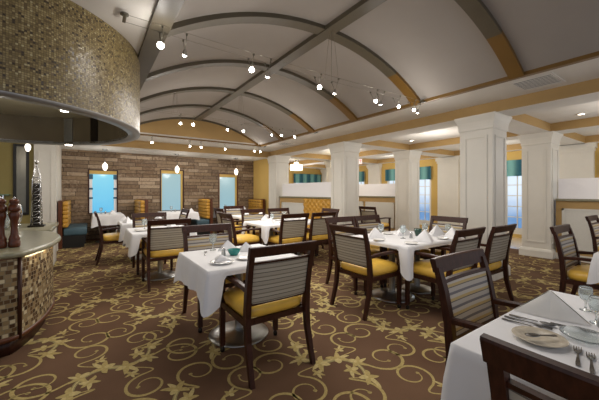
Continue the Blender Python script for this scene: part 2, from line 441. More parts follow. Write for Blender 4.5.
S('floor_corridor', mb, M['tile_floor'], 'pale shiny stone floor along the right hand windows', 'floor')

# ---- ceilings
def arc_pts(n=40, off=0.0):
    half = (XR - XL) / 2; rise = 0.56; R = (half * half + rise * rise) / (2 * rise); cx = (XL + XR) / 2; cz = ZS + rise - R
    a0 = math.asin(half / R)
    return [(cx + (R - off) * math.sin(-a0 + 2 * a0 * i / n), cz + (R - off) * math.cos(-a0 + 2 * a0 * i / n)) for i in range(n + 1)]
mb = MB()
P = arc_pts()
mb.loft([[(x, -2.6, z) for x, z in P], [(x, YE, z) for x, z in P]], caps=False, closed=False)
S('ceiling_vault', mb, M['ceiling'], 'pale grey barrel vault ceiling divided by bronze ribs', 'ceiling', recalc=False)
mb = MB()
mb.box((-3.4, -2.6, ZS), (XL, 9.15, ZS + 0.05)); mb.box((XR, -2.6, ZS), (5.2, 9.15, ZS + 0.05)); mb.box((XL, YE, ZS), (XR, 9.15, ZS + 0.05))
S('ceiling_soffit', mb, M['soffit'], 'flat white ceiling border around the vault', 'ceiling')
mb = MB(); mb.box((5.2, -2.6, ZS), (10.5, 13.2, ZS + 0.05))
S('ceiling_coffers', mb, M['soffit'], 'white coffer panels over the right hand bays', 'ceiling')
mb = MB(); mb.box((-1.0, 9.4, 2.53), (5.3, YW + 0.1, 2.6))
S('ceiling_alcove', mb, M['soffit'], 'lower white ceiling over the window alcove', 'ceiling')
# tympanum
mb = MB(); mb.poly([(x, YE + 0.002, z) for x, z in P])
S('wall_vault_end', mb, M['gold'], 'gold arched wall closing the far end of the vault', 'wall', recalc=False)
# ribs
Pi = arc_pts(off=0.045)
ribs = [YE - 1.33 * k for k in range(0, 8)]
names = ['rib at the gold end wall', 'second rib from the gold end wall', 'third rib from the gold end wall', 'fourth rib from the gold end wall, over the six seat table', 'fifth rib from the gold end wall, gold at its foot near the square vent', 'rib over the front of the room', 'rib over the near end of the room', 'rib at the near end of the vault']
for k, y in enumerate(ribs):
    w = 0.075 if k else 0.03
    mb = MB()
    rings = []
    for (x0, z0), (x1, z1) in zip(P, Pi):
        rings.append([(x0, y - w, z0), (x0, y + w, z0), (x1, y + w, z1), (x1, y - w, z1)])
    mb.loft(rings, smooth=False)
    mb.bm.faces.ensure_lookup_table()
    for f in mb.bm.faces:
        c = f.calc_center_median()
        if c.x > XR - 0.62: f.material_index = 1
    S('ceiling_rib', mb, [M['rib'], M['rib_gold']], 'bronze arched ceiling ' + names[k], 'ceiling rib', group='arched ceiling ribs')
mb = MB(); cz = max(z for x, z in P); cx = (XL + XR) / 2
mb.box((cx - 0.075, -2.6, cz - 0.055), (cx + 0.075, YE, cz + 0.01))
S('ceiling_rib', mb, M['rib'], 'long bronze ridge rib along the crown of the vault', 'ceiling rib')
mb = MB(); mb.box((XL - 0.10, -2.6, ZS - 0.035), (XL + 0.05, YE, ZS + 0.03))
S('ceiling_rib', mb, M['rib'], 'wide bronze rib along the springing beside the mosaic drum', 'ceiling rib')
mb = MB(); mb.box((XR - 0.02, -2.6, ZS - 0.03), (XR + 0.05, YE + 0.03, ZS + 0.02)); mb.box((XL, YE - 0.02, ZS - 0.02), (XR, YE + 0.02, ZS + 0.01))
S('trim_1', mb, M['rib_gold'], 'thin gold brown trim along the right edge of the vault', 'trim')

# beams: gold sides, white underside
def beam(lo, hi, label):
    mb = MB(); mb.box(lo, hi)
    mb.bm.faces.ensure_lookup_table(); bmesh.ops.recalc_face_normals(mb.bm, faces=mb.bm.faces[:])
    for f in mb.bm.faces: f.material_index = 1 if f.normal.z < -0.5 else 0
    return S('ceiling_beam', mb, [M['gold'], M['soffit']], label, 'beam')
beam((5.08, -2.6, ZB), (5.58, 9.15, ZS + 0.01), 'long gold beam over the front row of white columns')
beam((7.65, -2.6, ZB), (8.15, 13.1, ZS + 0.01), 'long gold beam over the second row of white columns')
beam((-3.4, 9.15, ZB - 0.04), (5.58, 9.4, ZS + 0.01), 'gold beam across the front of the window alcove')
for k, (a, b) in enumerate([(-1.17, -0.67)] + COLY + [(11.9, 12.4)]):
    nm = ['nearest to the camera', 'at the nearest columns', 'at the middle columns', 'at the far pilaster', 'near the far end wall'][k]
    beam((5.58, a, ZB), (7.65, b, ZS + 0.01), 'gold cross beam between the column rows ' + nm)
    beam((8.15, a, ZB), (10.4, b, ZS + 0.01), 'gold cross beam from second column row to windows ' + nm)
beam((10.1, -2.6, ZB), (10.4, 13.1, ZS + 0.01), 'gold beam along the top of the right window wall')

# ---- columns
def ringsq(hx, hy, z, cx, cy): return [(cx - hx, cy - hy, z), (cx + hx, cy - hy, z), (cx + hx, cy + hy, z), (cx - hx, cy + hy, z)]
def column(x0, x1, y0, y1, label, ztop=ZB):
    cx, cy, hx, hy = (x0 + x1) / 2, (y0 + y1) / 2, (x1 - x0) / 2, (y1 - y0) / 2
    mb = MB(); mb.box((x0, y0, 0), (x1, y1, ztop))
    root = S('column', mb, M['white'], label, 'column', group='white square columns')
    mb = MB()
    mb.loft([ringsq(hx + e, hy + e, z, cx, cy) for e, z in ((0.04, 0), (0.04, 0.13), (0.025, 0.16), (0.004, 0.18))], smooth=False)
    mb.build('base', M['white'], root)
    mb = MB()
    mb.loft([ringsq(hx + e, hy + e, z, cx, cy) for e, z in ((0.004, ztop - 0.24), (0.015, ztop - 0.22), (0.015, ztop - 0.19), (0.02, ztop - 0.15), (0.03, ztop - 0.10), (0.048, ztop - 0.05), (0.06, ztop - 0.02), (0.06, ztop - 0.001))], smooth=False)
    mb.build('capital', M['white'], root)
    mb = MB()
    t, wd, m_ = 0.012, 0.028, 0.075
    for (za, zb) in ((0.3, ztop - 0.33),):
        for f in ('-x', '-y'):
            if f == '-x':
                a, b = y0 + m_, y1 - m_
                for lo, hi in (((x0 - t, a, za), (x0, a + wd, zb)), ((x0 - t, b - wd, za), (x0, b, zb)), ((x0 - t, a + wd, za), (x0, b - wd, za + wd)), ((x0 - t, a + wd, zb - wd), (x0, b - wd, zb))): mb.box(lo, hi)
            else:
                a, b = x0 + m_, x1 - m_
                for lo, hi in (((a, y0 - t, za), (a + wd, y0, zb)), ((b - wd, y0 - t, za), (b, y0, zb)), ((a + wd, y0 - t, za), (b - wd, y0, za + wd)), ((a + wd, y0 - t, zb - wd), (b - wd, y0, zb))): mb.box(lo, hi)
    mb.build('panel_moulding', M['white'], root)
    return root
column(5.08, 5.58, *COLY[0], 'large white square column behind the six seat table')
column(5.08, 5.58, *COLY[1], 'white square column at the end of the tufted banquette')
column(5.08, 5.58, *COLY[2], 'white pilaster at the right corner of the stone wall alcove')
column(7.65, 8.15, *COLY[0], 'white square column at the end of the right hand half wall')
column(7.65, 8.15, *COLY[1], 'white square column of the second row beside the daylight window')
column(7.65, 8.15, *COLY[2], 'white square column of the second row farthest back')
mb = MB(); mb.box((-1.02, 8.84, 0), (-0.64, YW, ZB))
p_ = S('column', mb, M['white'], 'white pilaster left of the stone wall behind the mosaic counter', 'column')
mb = MB()
for lo, hi in (((-0.95, 8.828, 0.3), (-0.93, 8.84, 2.3)), ((-0.73, 8.828, 0.3), (-0.71, 8.84, 2.3)), ((-0.93, 8.828, 0.3), (-0.73, 8.84, 0.32)), ((-0.93, 8.828, 2.28), (-0.73, 8.84, 2.3))): mb.box(lo, hi)
mb.build('panel_moulding', M['white'], p_)
mb = MB(); mb.box((-1.05, 8.81, 0), (-0.61, 8.84, 0.17)); mb.box((-0.64, 8.84, 0), (-0.61, 9.0, 0.17)); mb.build('base', M['white'], p_)

# ---- stone wall with three windows
WIN = [(-0.05, 0.69, 2.0, 'pane_blue'), (1.84, 2.58, 2.08, 'pane_pale'), (3.76, 4.51, 2.02, 'pane_pale')]
ZSILL = 0.72
mb = MB(); xs = [-0.66]
for a, b, t, _ in WIN: xs += [a, b]
xs.append(5.2)
for i in range(0, len(xs), 2): mb.box((xs[i], YW, 0), (xs[i + 1], YW + 0.18, 2.55))
for a, b, t, _ in WIN:
    mb.box((a, YW, 0), (b, YW + 0.18, ZSILL)); mb.box((a, YW, t), (b, YW + 0.18, 2.55))
S('wall_back', mb, M['stone'], 'brown stacked ledge stone wall with three tall windows', 'wall')
wl = ['window with a bright blue pane at the left of the stone wall', 'middle window of the stone wall, pale blue pane', 'right window of the stone wall, pale teal pane']
for i, (a, b, t, pm) in enumerate(WIN):
    w = empty('window_%d' % (i + 1), ((a + b) / 2, YW, 0), 0, wl[i], 'window', kind='structure')
    cxw = (a + b) / 2; hw = (b - a) / 2
    mb = MB(); e = 0.035
    mb.box((-hw, -0.02, ZSILL), (-hw + e, 0.16, t)); mb.box((hw - e, -0.02, ZSILL), (hw, 0.16, t)); mb.box((-hw + e, -0.02, t - 0.03), (hw - e, 0.16, t)); mb.box((-hw + e, -0.03, ZSILL), (hw - e, 0.16, ZSILL + 0.03))
    mb.build('frame', M['wood'] if i != 2 else M['panelwood'], w)
    mb = MB(); mb.box((-hw + e, 0.005, t - 0.13), (hw - e, 0.15, t - 0.03))
    if i:
        mb.box((hw - e - 0.05, 0.03, ZSILL + 0.03), (hw - e, 0.15, t - 0.13)) ; mb.box((-hw + e, 0.03, ZSILL + 0.03), (-hw + e + 0.03, 0.15, t - 0.13))
    mb.build('reveal', M['yellow'], w)
    mb = MB(); mb.box((-hw + e, 0.10, ZSILL + 0.03), (hw - e, 0.11, t - 0.12)); mb.build('pane', M[pm], w)
    if i == 0:
        for sx in (-1, 1):
            mb = MB(); x = sx * (hw - e - 0.035)
            mb.box((x - 0.035, 0.04, ZSILL + 0.03), (x + 0.035, 0.09, t - 0.15)); mb.build('side_light', M['frost'], w)
            for z in (1.15, 1.42, 1.72):
                mb = MB(); mb.box((x - 0.05, 0.02, z), (x + 0.05, 0.05, z + (0.05 if z < 1.6 else 0.14)), bev=0.006); mb.build('bracket', M['bracket'], w)
# walls around
mb = MB(); mb.box((5.14, 9.2, 0), (5.34, 13.1, ZB)); S('wall_alcove_right', mb, M['yellow'], 'yellow wall at the right end of the stone alcove', 'wall')
mb = MB(); mb.box((-3.4, 8.95, 0), (-1.02, 9.1, ZB)); S('wall_left_back', mb, M['olive_wall'], 'olive wall behind the mosaic serving counter', 'wall')
mb = MB(); mb.box((-3.5, 2.6, 0), (-3.4, 9.1, ZS)); S('wall_left', mb, M['olive_wall'], 'olive side wall behind the serving counter', 'wall')
mb = MB(); mb.box((5.34, 13.0, 0), (10.5, 13.15, ZS)); S('wall_far_right', mb, M['yellow'], 'gold end wall of the right hand bays', 'wall')
# right window wall with bays
BW = [(-0.2, 1.85), (3.15, 5.05), (6.42, 8.45), (9.72, 11.7)]
mb = MB(); ys = [-2.6]
for a, b in BW: ys += [a, b]
ys.append(13.1)
for i in range(0, len(ys), 2): mb.box((10.4, ys[i], 0), (10.55, ys[i + 1], ZB))
for a, b in BW: mb.box((10.4, a, 2.25), (10.55, b, ZB)); mb.box((10.4, a, 0), (10.55, b, 0.1))
S('wall_right', mb, M['yellow'], 'gold outer wall with tall daylight windows on the right', 'wall')
for k, (a, b) in enumerate([(2.0, 3.0), (5.35, 6.1), (8.75, 9.4), (12.1, 12.7)]):
    mb = MB(); mb.box((10.28, a, 0), (10.4, b, ZB)); mb.box((10.22, a - 0.05, ZB - 0.12), (10.4, b + 0.05, ZB)); mb.box((10.25, a - 0.02, ZB - 0.2), (10.4, b + 0.02, ZB - 0.12))
    S('column', mb, M['white'], ['white wall pilaster behind the right frosted screen', 'white wall pilaster right of the daylight window with valance', 'white wall pilaster seen over the far frosted screen', 'white wall pilaster at the far end of the window wall'][k], 'pilaster', group='pilasters of the window wall')
def french(i, org, rz, wd, zt, label, y_axis=True):
    w = empty('window_%d' % i, org, rz, label, 'window', kind='structure')
    mb = MB(); e = 0.07; h = wd / 2
    mb.box((-h, -0.03, 0.1), (-h + e, 0.08, zt)); mb.box((h - e, -0.03, 0.1), (h, 0.08, zt)); mb.box((-h + e, -0.03, zt - e), (h - e, 0.08, zt)); mb.box((-h + e, -0.03, 0.1), (h - e, 0.08, 0.28)); mb.box((-0.04, -0.03, 0.28), (0.04, 0.08, zt - e))
    mb.build('frame', M['white'], w)
    mb = MB()
    n = max(4, int(wd / 0.26))
    for k in range(1, n): x = -h + wd * k / n; mb.box((x - 0.012, 0.01, 0.28), (x + 0.012, 0.04, zt - e))
    for z in (0.6, 0.92, 1.24, 1.56, 1.88): mb.box((-h + e, 0.012, z - 0.012), (h - e, 0.042, z + 0.012))
    mb.build('glazing_bars', M['white'], w)
    mb = MB(); mb.box((-h + e, 0.05, 0.28), (h - e, 0.058, zt - e)); mb.build('pane', M['pane_out'], w)
    return w
fl = ['window at the right end behind the half wall', 'daylight window seen between the two nearest columns', 'daylight window right of the second row column', 'daylight window behind the far frosted screen']
for k, (a, b) in enumerate(BW): french(4 + k, (10.44, (a + b) / 2, 0), -PI / 2, b - a, 2.25, 'white gridded ' + fl[k])
french(8, (9.5, 13.0 - 0.06, 0), 0, 1.7, 2.25, 'white gridded window in the far end wall under a teal valance')
def valance(org, rz, wd, label):
    mb = MB(); n = 40; h = wd / 2
    rg = []
    for z in (1.82, 1.9, 2.05, 2.2, 2.3):
        rg.append([(-h + wd * k / n, -0.06 - 0.02 * math.sin(k * 1.25) * (1.4 - (z - 1.82) * 1.5), z) for k in range(n + 1)])
    mb.loft(rg, closed=False, caps=False)
    mb.build('valance', M['curtain'], label=label, cat='curtain valance', group='teal valances over the windows', loc=org, rz=rz)
vl = ['teal striped valance over the window at the right end', 'green teal valance seen between the two nearest columns', 'teal striped valance right of the second row column', 'teal valance seen over the far frosted screen']
for k, (a, b) in enumerate(BW): valance((10.38, (a + b) / 2, 0), -PI / 2, b - a + 0.06, vl[k])
valance((9.5, 12.94, 0), 0, 1.85, 'teal striped valance on the far end wall above the tufted banquette')

# ---- half walls with frosted screens
def half_wall(x0, x1, y0, y1, label, panels):
    mb = MB(); mb.box((x0, y0, 0), (x1, y1, 1.17))
    r = S('wall_half', mb, M['gold'], label, 'half wall')
    mb = MB(); mb.box((x0 - 0.04, y0, 1.17), (x1 + 0.04, y1, 1.215), bev=0.008); mb.build('ledge', M['stone_top'], r)
    mb = MB(); mb.box((x0 - 0.015, y0, 0), (x0, y1, 0.12)); mb.build('baseboard', M['white'], r)
    for a, b in panels:
        mb = MB(); t = 0.02
        mb.box((x0 - 0.008, a, 0.22), (x0, b, 1.02))
        for lo, hi in (((x0 - t, a, 0.22), (x0, a + 0.035, 1.02)), ((x0 - t, b - 0.035, 0.22), (x0, b, 1.02)), ((x0 - t, a, 0.22), (x0, b, 0.255)), ((x0 - t, a, 0.985), (x0, b, 1.02))): mb.box(lo, hi)
        mb.build('wainscot_panel', M['wain'], r)
    mb = MB(); cxm = (x0 + x1) / 2; mb.box((cxm - 0.012, y0 + 0.02, 1.215), (cxm + 0.012, y1 - 0.02, 1.62)); mb.build('frosted_screen', M['frost'], r)
    return r
half_wall(5.2, 5.42, 5.95, 8.65, 'gold half wall with frosted screen behind the tufted banquette', [(7.25, 8.5)])
half_wall(7.8, 8.0, 5.95, 8.65, 'gold half wall with white wainscot and frosted screen between second row columns', [(6.05, 7.25), (7.35, 8.55)])
half_wall(7.8, 8.0, -2.4, 2.08, 'gold half wall with white panel and frosted screen at far right', [(0.55, 1.98), (-0.95, 0.45)])

def lamp(name, kind, loc, power, col=(1, 0.945, 0.88), radius=0.05, rot=(0, 0, 0), **k):
    l = bpy.data.lights.new(name, kind); l.energy = power; l.color = col
    if kind in ('POINT', 'SPOT'): l.shadow_soft_size = radius
    for a, b in k.items(): setattr(l, a, b)
    o = bpy.data.objects.new(name, l); o.location = loc; o.rotation_euler = rot; C.objects.link(o)
    return o
# ---- mosaic drum over the counter
DX, DY, DR, DZ = -0.83, 3.80, 1.28, 1.965
def drum():
    r = empty('ceiling_drum', (DX, DY, DZ), 0, 'round drum bulkhead faced in gold and brown glass mosaic above the counter', 'bulkhead', kind='structure')
    n = 96
    mb = MB(); mb.lathe([(DR, 0.0), (DR, 0.25), (DR, 0.5), (DR, ZS - DZ + 0.02)], n, uvscale=DR, caps=False); mb.build('mosaic_face', M['mosaic'], r)
    mb = MB(); mb.lathe([(DR + 0.003, 0.012), (DR + 0.003, -0.008), (DR - 0.11, -0.010), (DR - 0.11, 0.02)], n, caps=False); mb.build('metal_rim', M['rim'], r)
    mb = MB(); mb.lathe([(DR - 0.11, 0.0), (DR - 0.11, 0.32)], n, caps=False)
    mb.build('recess_wall', M['recess'], r)
    mb = MB(); mb.lathe([(0.001, 0.32), (DR - 0.11, 0.32)], n, caps=False); mb.build('recess_ceiling', M['recess_top'], r)
    for a in (0.72, 1.02, 1.7, 2.3):
        x, y = (DR - 0.115) * math.cos(a), (DR - 0.115) * math.sin(a)
        Mx = Matrix.Translation((x, y, 0)) @ Matrix.Rotation(a, 4, 'Z')
        mb = MB(); mb.box((-0.012, -0.05, 0.02), (0.0, 0.05, 0.31), Mx); mb.build('steel_strip', M['steel'] if a in (1.02,) else M['darkmetal'], r)
    for (x, y, z) in ((0.59, 0.59, 0.32), (0.606, 1.065, -0.008)):
        mb = MB(); mb.lathe([(0.001, z - 0.012), (0.038, z - 0.010), (0.038, z)], 20, cx=x, cy=y, caps=False); mb.build('downlight', M['can'], r)
drum()

# ---- mosaic counter
KX, KY, KR = -0.98, 4.10, 0.68
def counter():
    r = empty('serving_counter', (KX, KY, 0), 0, 'curved mosaic tiled serving counter with beige stone top below the drum', 'counter')
    ctrl = [(-1.5, 5.2), (-0.8, 5.1), (-0.46, 4.8), (-0.335, 4.3), (-0.34, 3.95), (-0.39, 3.65), (-0.485, 3.40), (-0.60, 3.34), (-0.85, 3.22), (-1.3, 3.2), (-1.8, 3.2)]
    ctrl = [Vector((a - KX, b - KY)) for a, b in ctrl]
    path = []
    for q in range(1, len(ctrl) - 2):
        p0, p1, p2, p3 = ctrl[q - 1:q + 3]
        for k in range(8):
            t = k / 8
            path.append(0.5 * ((2 * p1) + (-p0 + p2) * t + (2 * p0 - 5 * p1 + 4 * p2 - p3) * t * t + (-p0 + 3 * p1 - 3 * p2 + p3) * t ** 3))
    path.append(ctrl[-2])
    cum = [0]
    for p, q in zip(path, path[1:]): cum.append(cum[-1] + (q - p).length)
    def line(off, z, lo=0, hi=None):
        out = []
        for k in range(len(path)):
            d = (path[min(k + 1, len(path) - 1)] - path[max(k - 1, 0)]).normalized()
            nn = Vector((-d.y, d.x))
            p = path[k] + nn * off
            out.append((p.x, p.y, z))
        return out[lo:hi]
    def outline(off, z):
        a = line(off, z)
        return [(-1.2, a[0][1], z)] + a + [(-1.2, a[-1][1], z)]
    nC = len(path)
    mb = MB(); mb.loft([line(0, 0.13), line(0, 0.80)], closed=False, caps=False, uvs=lambda a, b: (cum[min(b, nC - 1)], (0.13, 0.80)[a])); mb.build('tile_front', M['counter_tile'], r)
    mb = MB(); mb.loft([outline(-0.06, 0.0), outline(-0.06, 0.13)]); mb.build('kick_base', M['wood'], r)
    mb = MB(); mb.loft([outline(0.045, 0.815), outline(0.062, 0.822), outline(0.068, 0.84), outline(0.062, 0.86), outline(0.05, 0.867)]); mb.build('stone_top', M['stone_top'], r)
    kc = min(range(nC), key=lambda k: (path[k] - ctrl[6]).length)
    mb = MB(); mb.loft([line(0.006, 0.795, 4, kc - 1), line(0.006, 0.812, 4, kc - 1), line(0.03, 0.814, 4, kc - 1)], closed=False, caps=False); mb.build('light_strip', M['led'], r)
    c6 = path[kc]; d6 = (path[kc + 1] - path[kc - 1]).normalized(); n6 = Vector((-d6.y, d6.x))
    mb = MB(); mb.tube([(c6.x + n6.x * .004, c6.y + n6.y * .004, 0.13), (c6.x + n6.x * .004, c6.y + n6.y * .004, 0.81)], 0.016, 8); mb.build('corner_strip', M['wood'], r)
    mb = MB(); mb.loft([line(0.002, 0.13), line(0.012, 0.14), line(0.012, 0.165), line(0.002, 0.17)], closed=False, caps=False); mb.build('bottom_trim', M['panelwood'], r)
    for k in range(10, kc - 2, 6):
        p = line(0.035, 0.79)[k]; lamp('led_strip_light', 'POINT', (KX + p[0], KY + p[1], 0.79), 0.22, (1, 0.85, 0.6), 0.02)
counter()
mb = MB(); mb.box((-2.6, 5.8, 0.12), (-0.62, 7.0, 0.74)); 
bc = empty('back_counter', (0, 0, 0), 0, 'straight back counter with stone top behind the mosaic counter', 'counter')
mb.build('cabinet_body', M['panelwood'], bc)
mb = MB(); mb.box((-2.6, 5.72, 0.74), (-0.47, 7.05, 0.80), bev=0.012, seg=2); mb.build('stone_top', M['stone_top'], bc)
mb = MB(); mb.box((-0.62, 5.8, 0.12), (-0.5, 7.0, 0.74)); mb.build('end_panel', M['white'], bc)
mb = MB(); mb.box((-2.55, 5.86, 0), (-0.56, 6.95, 0.12)); mb.build('kick_base', M['black'], bc)

def pepper_mill(loc, h, label):
    r = empty('pepper_mill', loc, 0, label, 'pepper mill', 'wooden pepper mills on the mosaic counter')
    s = h / 0.46
    prof = [(0.036, 0), (0.042, 0.012), (0.042, 0.05), (0.036, 0.06), (0.040, 0.075), (0.036, 0.09), (0.026, 0.12), (0.023, 0.18), (0.027, 0.25), (0.036, 0.285), (0.038, 0.30), (0.033, 0.315), (0.036, 0.33)]
    mb = MB(); mb.lathe([(a, z * s) for a, z in prof], 20); mb.build('body', M['millwood'], r)
    prof = [(0.034, 0.332), (0.041, 0.345), (0.041, 0.375), (0.03, 0.395), (0.026, 0.405), (0.034, 0.42), (0.034, 0.435), (0.02, 0.452)]
    mb = MB(); mb.lathe([(a, z * s) for a, z in prof], 20); mb.build('head', M['millwood'], r)
    mb = MB(); mb.lathe([(0.008, 0.452 * s), (0.011, 0.459 * s), (0.008, 0.468 * s), (0.001, 0.47 * s)], 12); mb.build('finial', M['chrome'], r)
pepper_mill((-0.545, 3.60, 0.868), 0.43, 'tall turned cherry wood pepper mill at the front of the counter, right of its twin')
pepper_mill((-0.63, 3.60, 0.868), 0.43, 'tall turned cherry wood pepper mill at the left edge of the picture')
# obelisk
def obelisk():
    r = empty('obelisk_ornament', (-0.70, 6.35, 0.80), 0, 'tall silver lattice obelisk ornament standing on the back counter', 'ornament')
    w0, w1, h = 0.065, 0.045, 0.78
    for sx in (-1, 1):
        for sy in (-1, 1):
            mb = MB(); mb.tube([(sx * w0, sy * w0, 0.02), (sx * w1, sy * w1, h), (0, 0, h + 0.22)], 0.007, 6); mb.build('upright', M['chrome'], r)
    mb = MB()
    for k in range(9):
        t = k / 8; w = w0 + (w1 - w0) * t; z = 0.06 + (h - 0.06) * t
        for a, b in (((-w, -w), (w, -w)), ((w, -w), (w, w)), ((w, w), (-w, w)), ((-w, w), (-w, -w))):
            mb.tube([(a[0], a[1], z), (b[0], b[1], z)], 0.006, 5)
            if k < 8:
                w2 = w0 + (w1 - w0) * (k + 1) / 8; z2 = 0.06 + (h - 0.06) * (k + 1) / 8
                mb.tube([(a[0], a[1], z), (b[0] / w * w2, b[1] / w * w2, z2)], 0.004, 5)
    mb.build('lattice', M['chrome'], r)
    mb = MB(); mb.box((-0.1, -0.1, 0), (0.1, 0.1, 0.025), bev=0.005); mb.build('base', M['darkmetal'], r)
    mb = MB(); mb.lathe([(0.001, -0.03), (0.022, -0.012), (0.028, 0.01), (0.02, 0.03), (0.004, 0.05)], 12, M=Matrix.Translation((0, 0, h + 0.24))); mb.build('finial', M['chrome'], r)
    mb = MB(); mb.box((-0.04, -0.04, 0.03), (0.04, 0.04, h - 0.1)); mb.build('inner_core', M['darkmetal'], r)
obelisk()
def vase(name, loc, prof, mat, label, cat, group=None, sg=20):
    mb = MB(); mb.lathe(prof, sg); return mb.build(name, mat, label=label, cat=cat, group=group, loc=loc)
vase('glass_pitcher', (-1.05, 6.1, 0.80), [(0.05, 0), (0.07, 0.02), (0.08, 0.12), (0.05, 0.22), (0.06, 0.28), (0.055, 0.28), (0.045, 0.22), (0.074, 0.12), (0.06, 0.03), (0.001, 0.02)], M['glass'], 'clear glass pitcher left of the silver obelisk', 'pitcher')
vase('coffee_urn', (-1.0, 6.55, 0.80), [(0.09, 0), (0.09, 0.03), (0.07, 0.05), (0.1, 0.1), (0.11, 0.25), (0.09, 0.34), (0.04, 0.4), (0.015, 0.42), (0.015, 0.45), (0.001, 0.46)], M['chrome'], 'small chrome urn on the back counter beside the obelisk', 'urn')
# framed dark mirror on olive wall, shelf
r = empty('wall_mirror', (-1.24, 8.95, 0), 0, 'tall dark framed mirror on the olive wall left of the pilaster', 'mirror')
mb = MB()
for lo, hi in (((-0.13, -0.05, 0.85), (-0.08, 0, 2.4)), ((0.08, -0.05, 0.85), (0.13, 0, 2.4)), ((-0.08, -0.05, 2.35), (0.08, 0, 2.4)), ((-0.08, -0.05, 0.85), (0.08, 0, 0.9))): mb.box(lo, hi, bev=0.004)
mb.build('frame', M['black'], r)
mb = MB(); mb.box((-0.08, -0.02, 0.9), (0.08, -0.01, 2.35)); mb.build('mirror_glass', M['hood_metal'], r)
r = empty('wall_shelf', (-1.9, 8.95, 1.28), 0, 'green glass wall shelf on the olive wall behind the counter', 'shelf')
mb = MB(); mb.box((-0.5, -0.25, 0), (0.5, 0, 0.02)); mb.build('shelf_board', pbr('green_shelf_glass', (96, 130, 104), 0.1, coat=0.5), r)
for x in (-0.4, 0.4):
    mb = MB(); mb.box((x - 0.01, -0.2, -0.1), (x + 0.01, 0, 0.0)); mb.build('bracket', M['chrome'], r)

# ---- vents
def vent(name, cx, cy, z, wx, wy, n, label, along='x'):
    r = empty(name, (cx, cy, z), 0, label, 'air vent', kind=None)
    mb = MB(); e = 0.025
    mb.box((-wx / 2, -wy / 2, -0.012), (wx / 2, -wy / 2 + e, 0)); mb.box((-wx / 2, wy / 2 - e, -0.012), (wx / 2, wy / 2, 0)); mb.box((-wx / 2, -wy / 2 + e, -0.012), (-wx / 2 + e, wy / 2 - e, 0)); mb.box((wx / 2 - e, -wy / 2 + e, -0.012), (wx / 2, wy / 2 - e, 0))
    mb.build('frame', M['soffit'], r)
    mb = MB(); mb.box((-wx / 2 + e, -wy / 2 + e, -0.004), (wx / 2 - e, wy / 2 - e, -0.001)); mb.build('duct_back', M['black'], r)
    mb = MB()
    for k in range(n):
        t = -0.5 + (k + 0.5) / n
        if along == 'x': mb.box((-wx / 2 + e, t * (wy - 2 * e) - 0.008, -0.012), (wx / 2 - e, t * (wy - 2 * e) + 0.006, -0.005))
        else: mb.box((t * (wx - 2 * e) - 0.012, -wy / 2 + e, -0.012), (t * (wx - 2 * e) + 0.002, wy / 2 - e, -0.005))
    mb.build('louvres', M['soffit'], r)
vent('ceiling_vent', 4.62, 1.42, ZS, 0.50, 0.44, 8, 'square louvred air vent in the white soffit near the front right', 'y')
vent('ceiling_vent', 4.62, 7.35, ZS, 0.42, 0.42, 7, 'square louvred air vent in the soffit near the far pilaster', 'y')
vent('ceiling_vent', 1.25, 9.6, 2.53, 0.75, 0.12, 2, 'narrow slot vent in the alcove ceiling between first two pendants')
vent('ceiling_vent', 3.2, 9.6, 2.53, 0.75, 0.12, 2, 'narrow slot vent in the alcove ceiling between last two pendants')

# ------------------------------------------------------------------ lamps
# cable tracks
def cable(y, x0, x1, z, label, sup):
    r = empty('cable_track', (0, y, z), 0, label, 'light track', 'low voltage cable tracks')
    mb = MB()
    for d in (-0.06, 0.06): mb.tube([(x0 + (x1 - x0) * k / 12, d, -0.02 * math.sin(PI * k / 12)) for k in range(13)], 0.0015, 5)
    mb.build('cables', M['hood_metal'], r)
    for x in (x0, x1):
        mb = MB(); mb.box((x - 0.012, -0.066, -0.007), (x + 0.012, 0.066, 0.007), bev=0.002); mb.tube([(x, 0, 0), (x, 0, max(0.02, ZS - z))], 0.008, 6); mb.lathe([(0.03, ZS - z - 0.012), (0.03, ZS - z)], 12, cx=x); mb.build('end_bracket', M['hood_metal'], r)
    for x in sup:
        half = (XR - XL) / 2; R = (half ** 2 + 0.56 ** 2) / 1.12; zt = ZS + 0.56 - R + math.sqrt(R * R - (x - 2.3325) ** 2) - z - 0.045
        mb = MB()
        for d in (-0.06, 0.06):
            for e in (-0.05, 0.05): mb.tube([(x + e, d, -0.01), (x + e * 0.3, d * 0.3, zt)], 0.0014, 5)
        mb.build('hanger', M['hood_metal'], r)
def spot(x, y, z, facing, label, group):
    x0, x1 = {2.7: (.22, 4.12), 5.45: (.6, 4.25)}.get(y, (.8, 4.3)); z = z - .02 * math.sin(PI * (x - x0) / (x1 - x0)) - .016
    r = empty('spotlight', (x, y, z), 0, label, 'spotlight', group)
    mb = MB(); mb.tube([(0, -0.06, 0), (0, -0.012, -0.10)], 0.0028, 5); mb.tube([(0, 0.06, 0), (0, 0.012, -0.10)], 0.0028, 5); mb.box((-0.006, -0.068, -0.006), (0.006, -0.052, 0.01)); mb.box((-0.006, 0.052, -0.006), (0.006, 0.068, 0.01)); mb.build('wire_stem', M['hood_metal'], r)
    T = Matrix.Translation((0, 0, -0.11)) @ Matrix.Rotation(facing[1], 4, 'Z') @ Matrix.Rotation(facing[0], 4, 'X')
    mb = MB(); mb.lathe([(0.008, 0.012), (0.014, 0.0), (0.016, -0.015), (0.026, -0.034), (0.029, -0.046), (0.026, -0.046), (0.02, -0.034)], 14, M=T, caps=False); mb.build('head', M['chrome'], r)
    mb = MB(); mb.lathe([(0.001, -0.050), (0.011, -0.048), (0.018, -0.043), (0.018, -0.036), (0.001, -0.034)], 14, M=T, caps=False); mb.build('bulb', M['bulb'], r)
    d = T @ Vector((0, 0, -0.09))
    lamp('spot_bulb_light', 'POINT', (x + d.x, y + d.y, z + d.z), LP, radius=0.03)
LP = 2.4
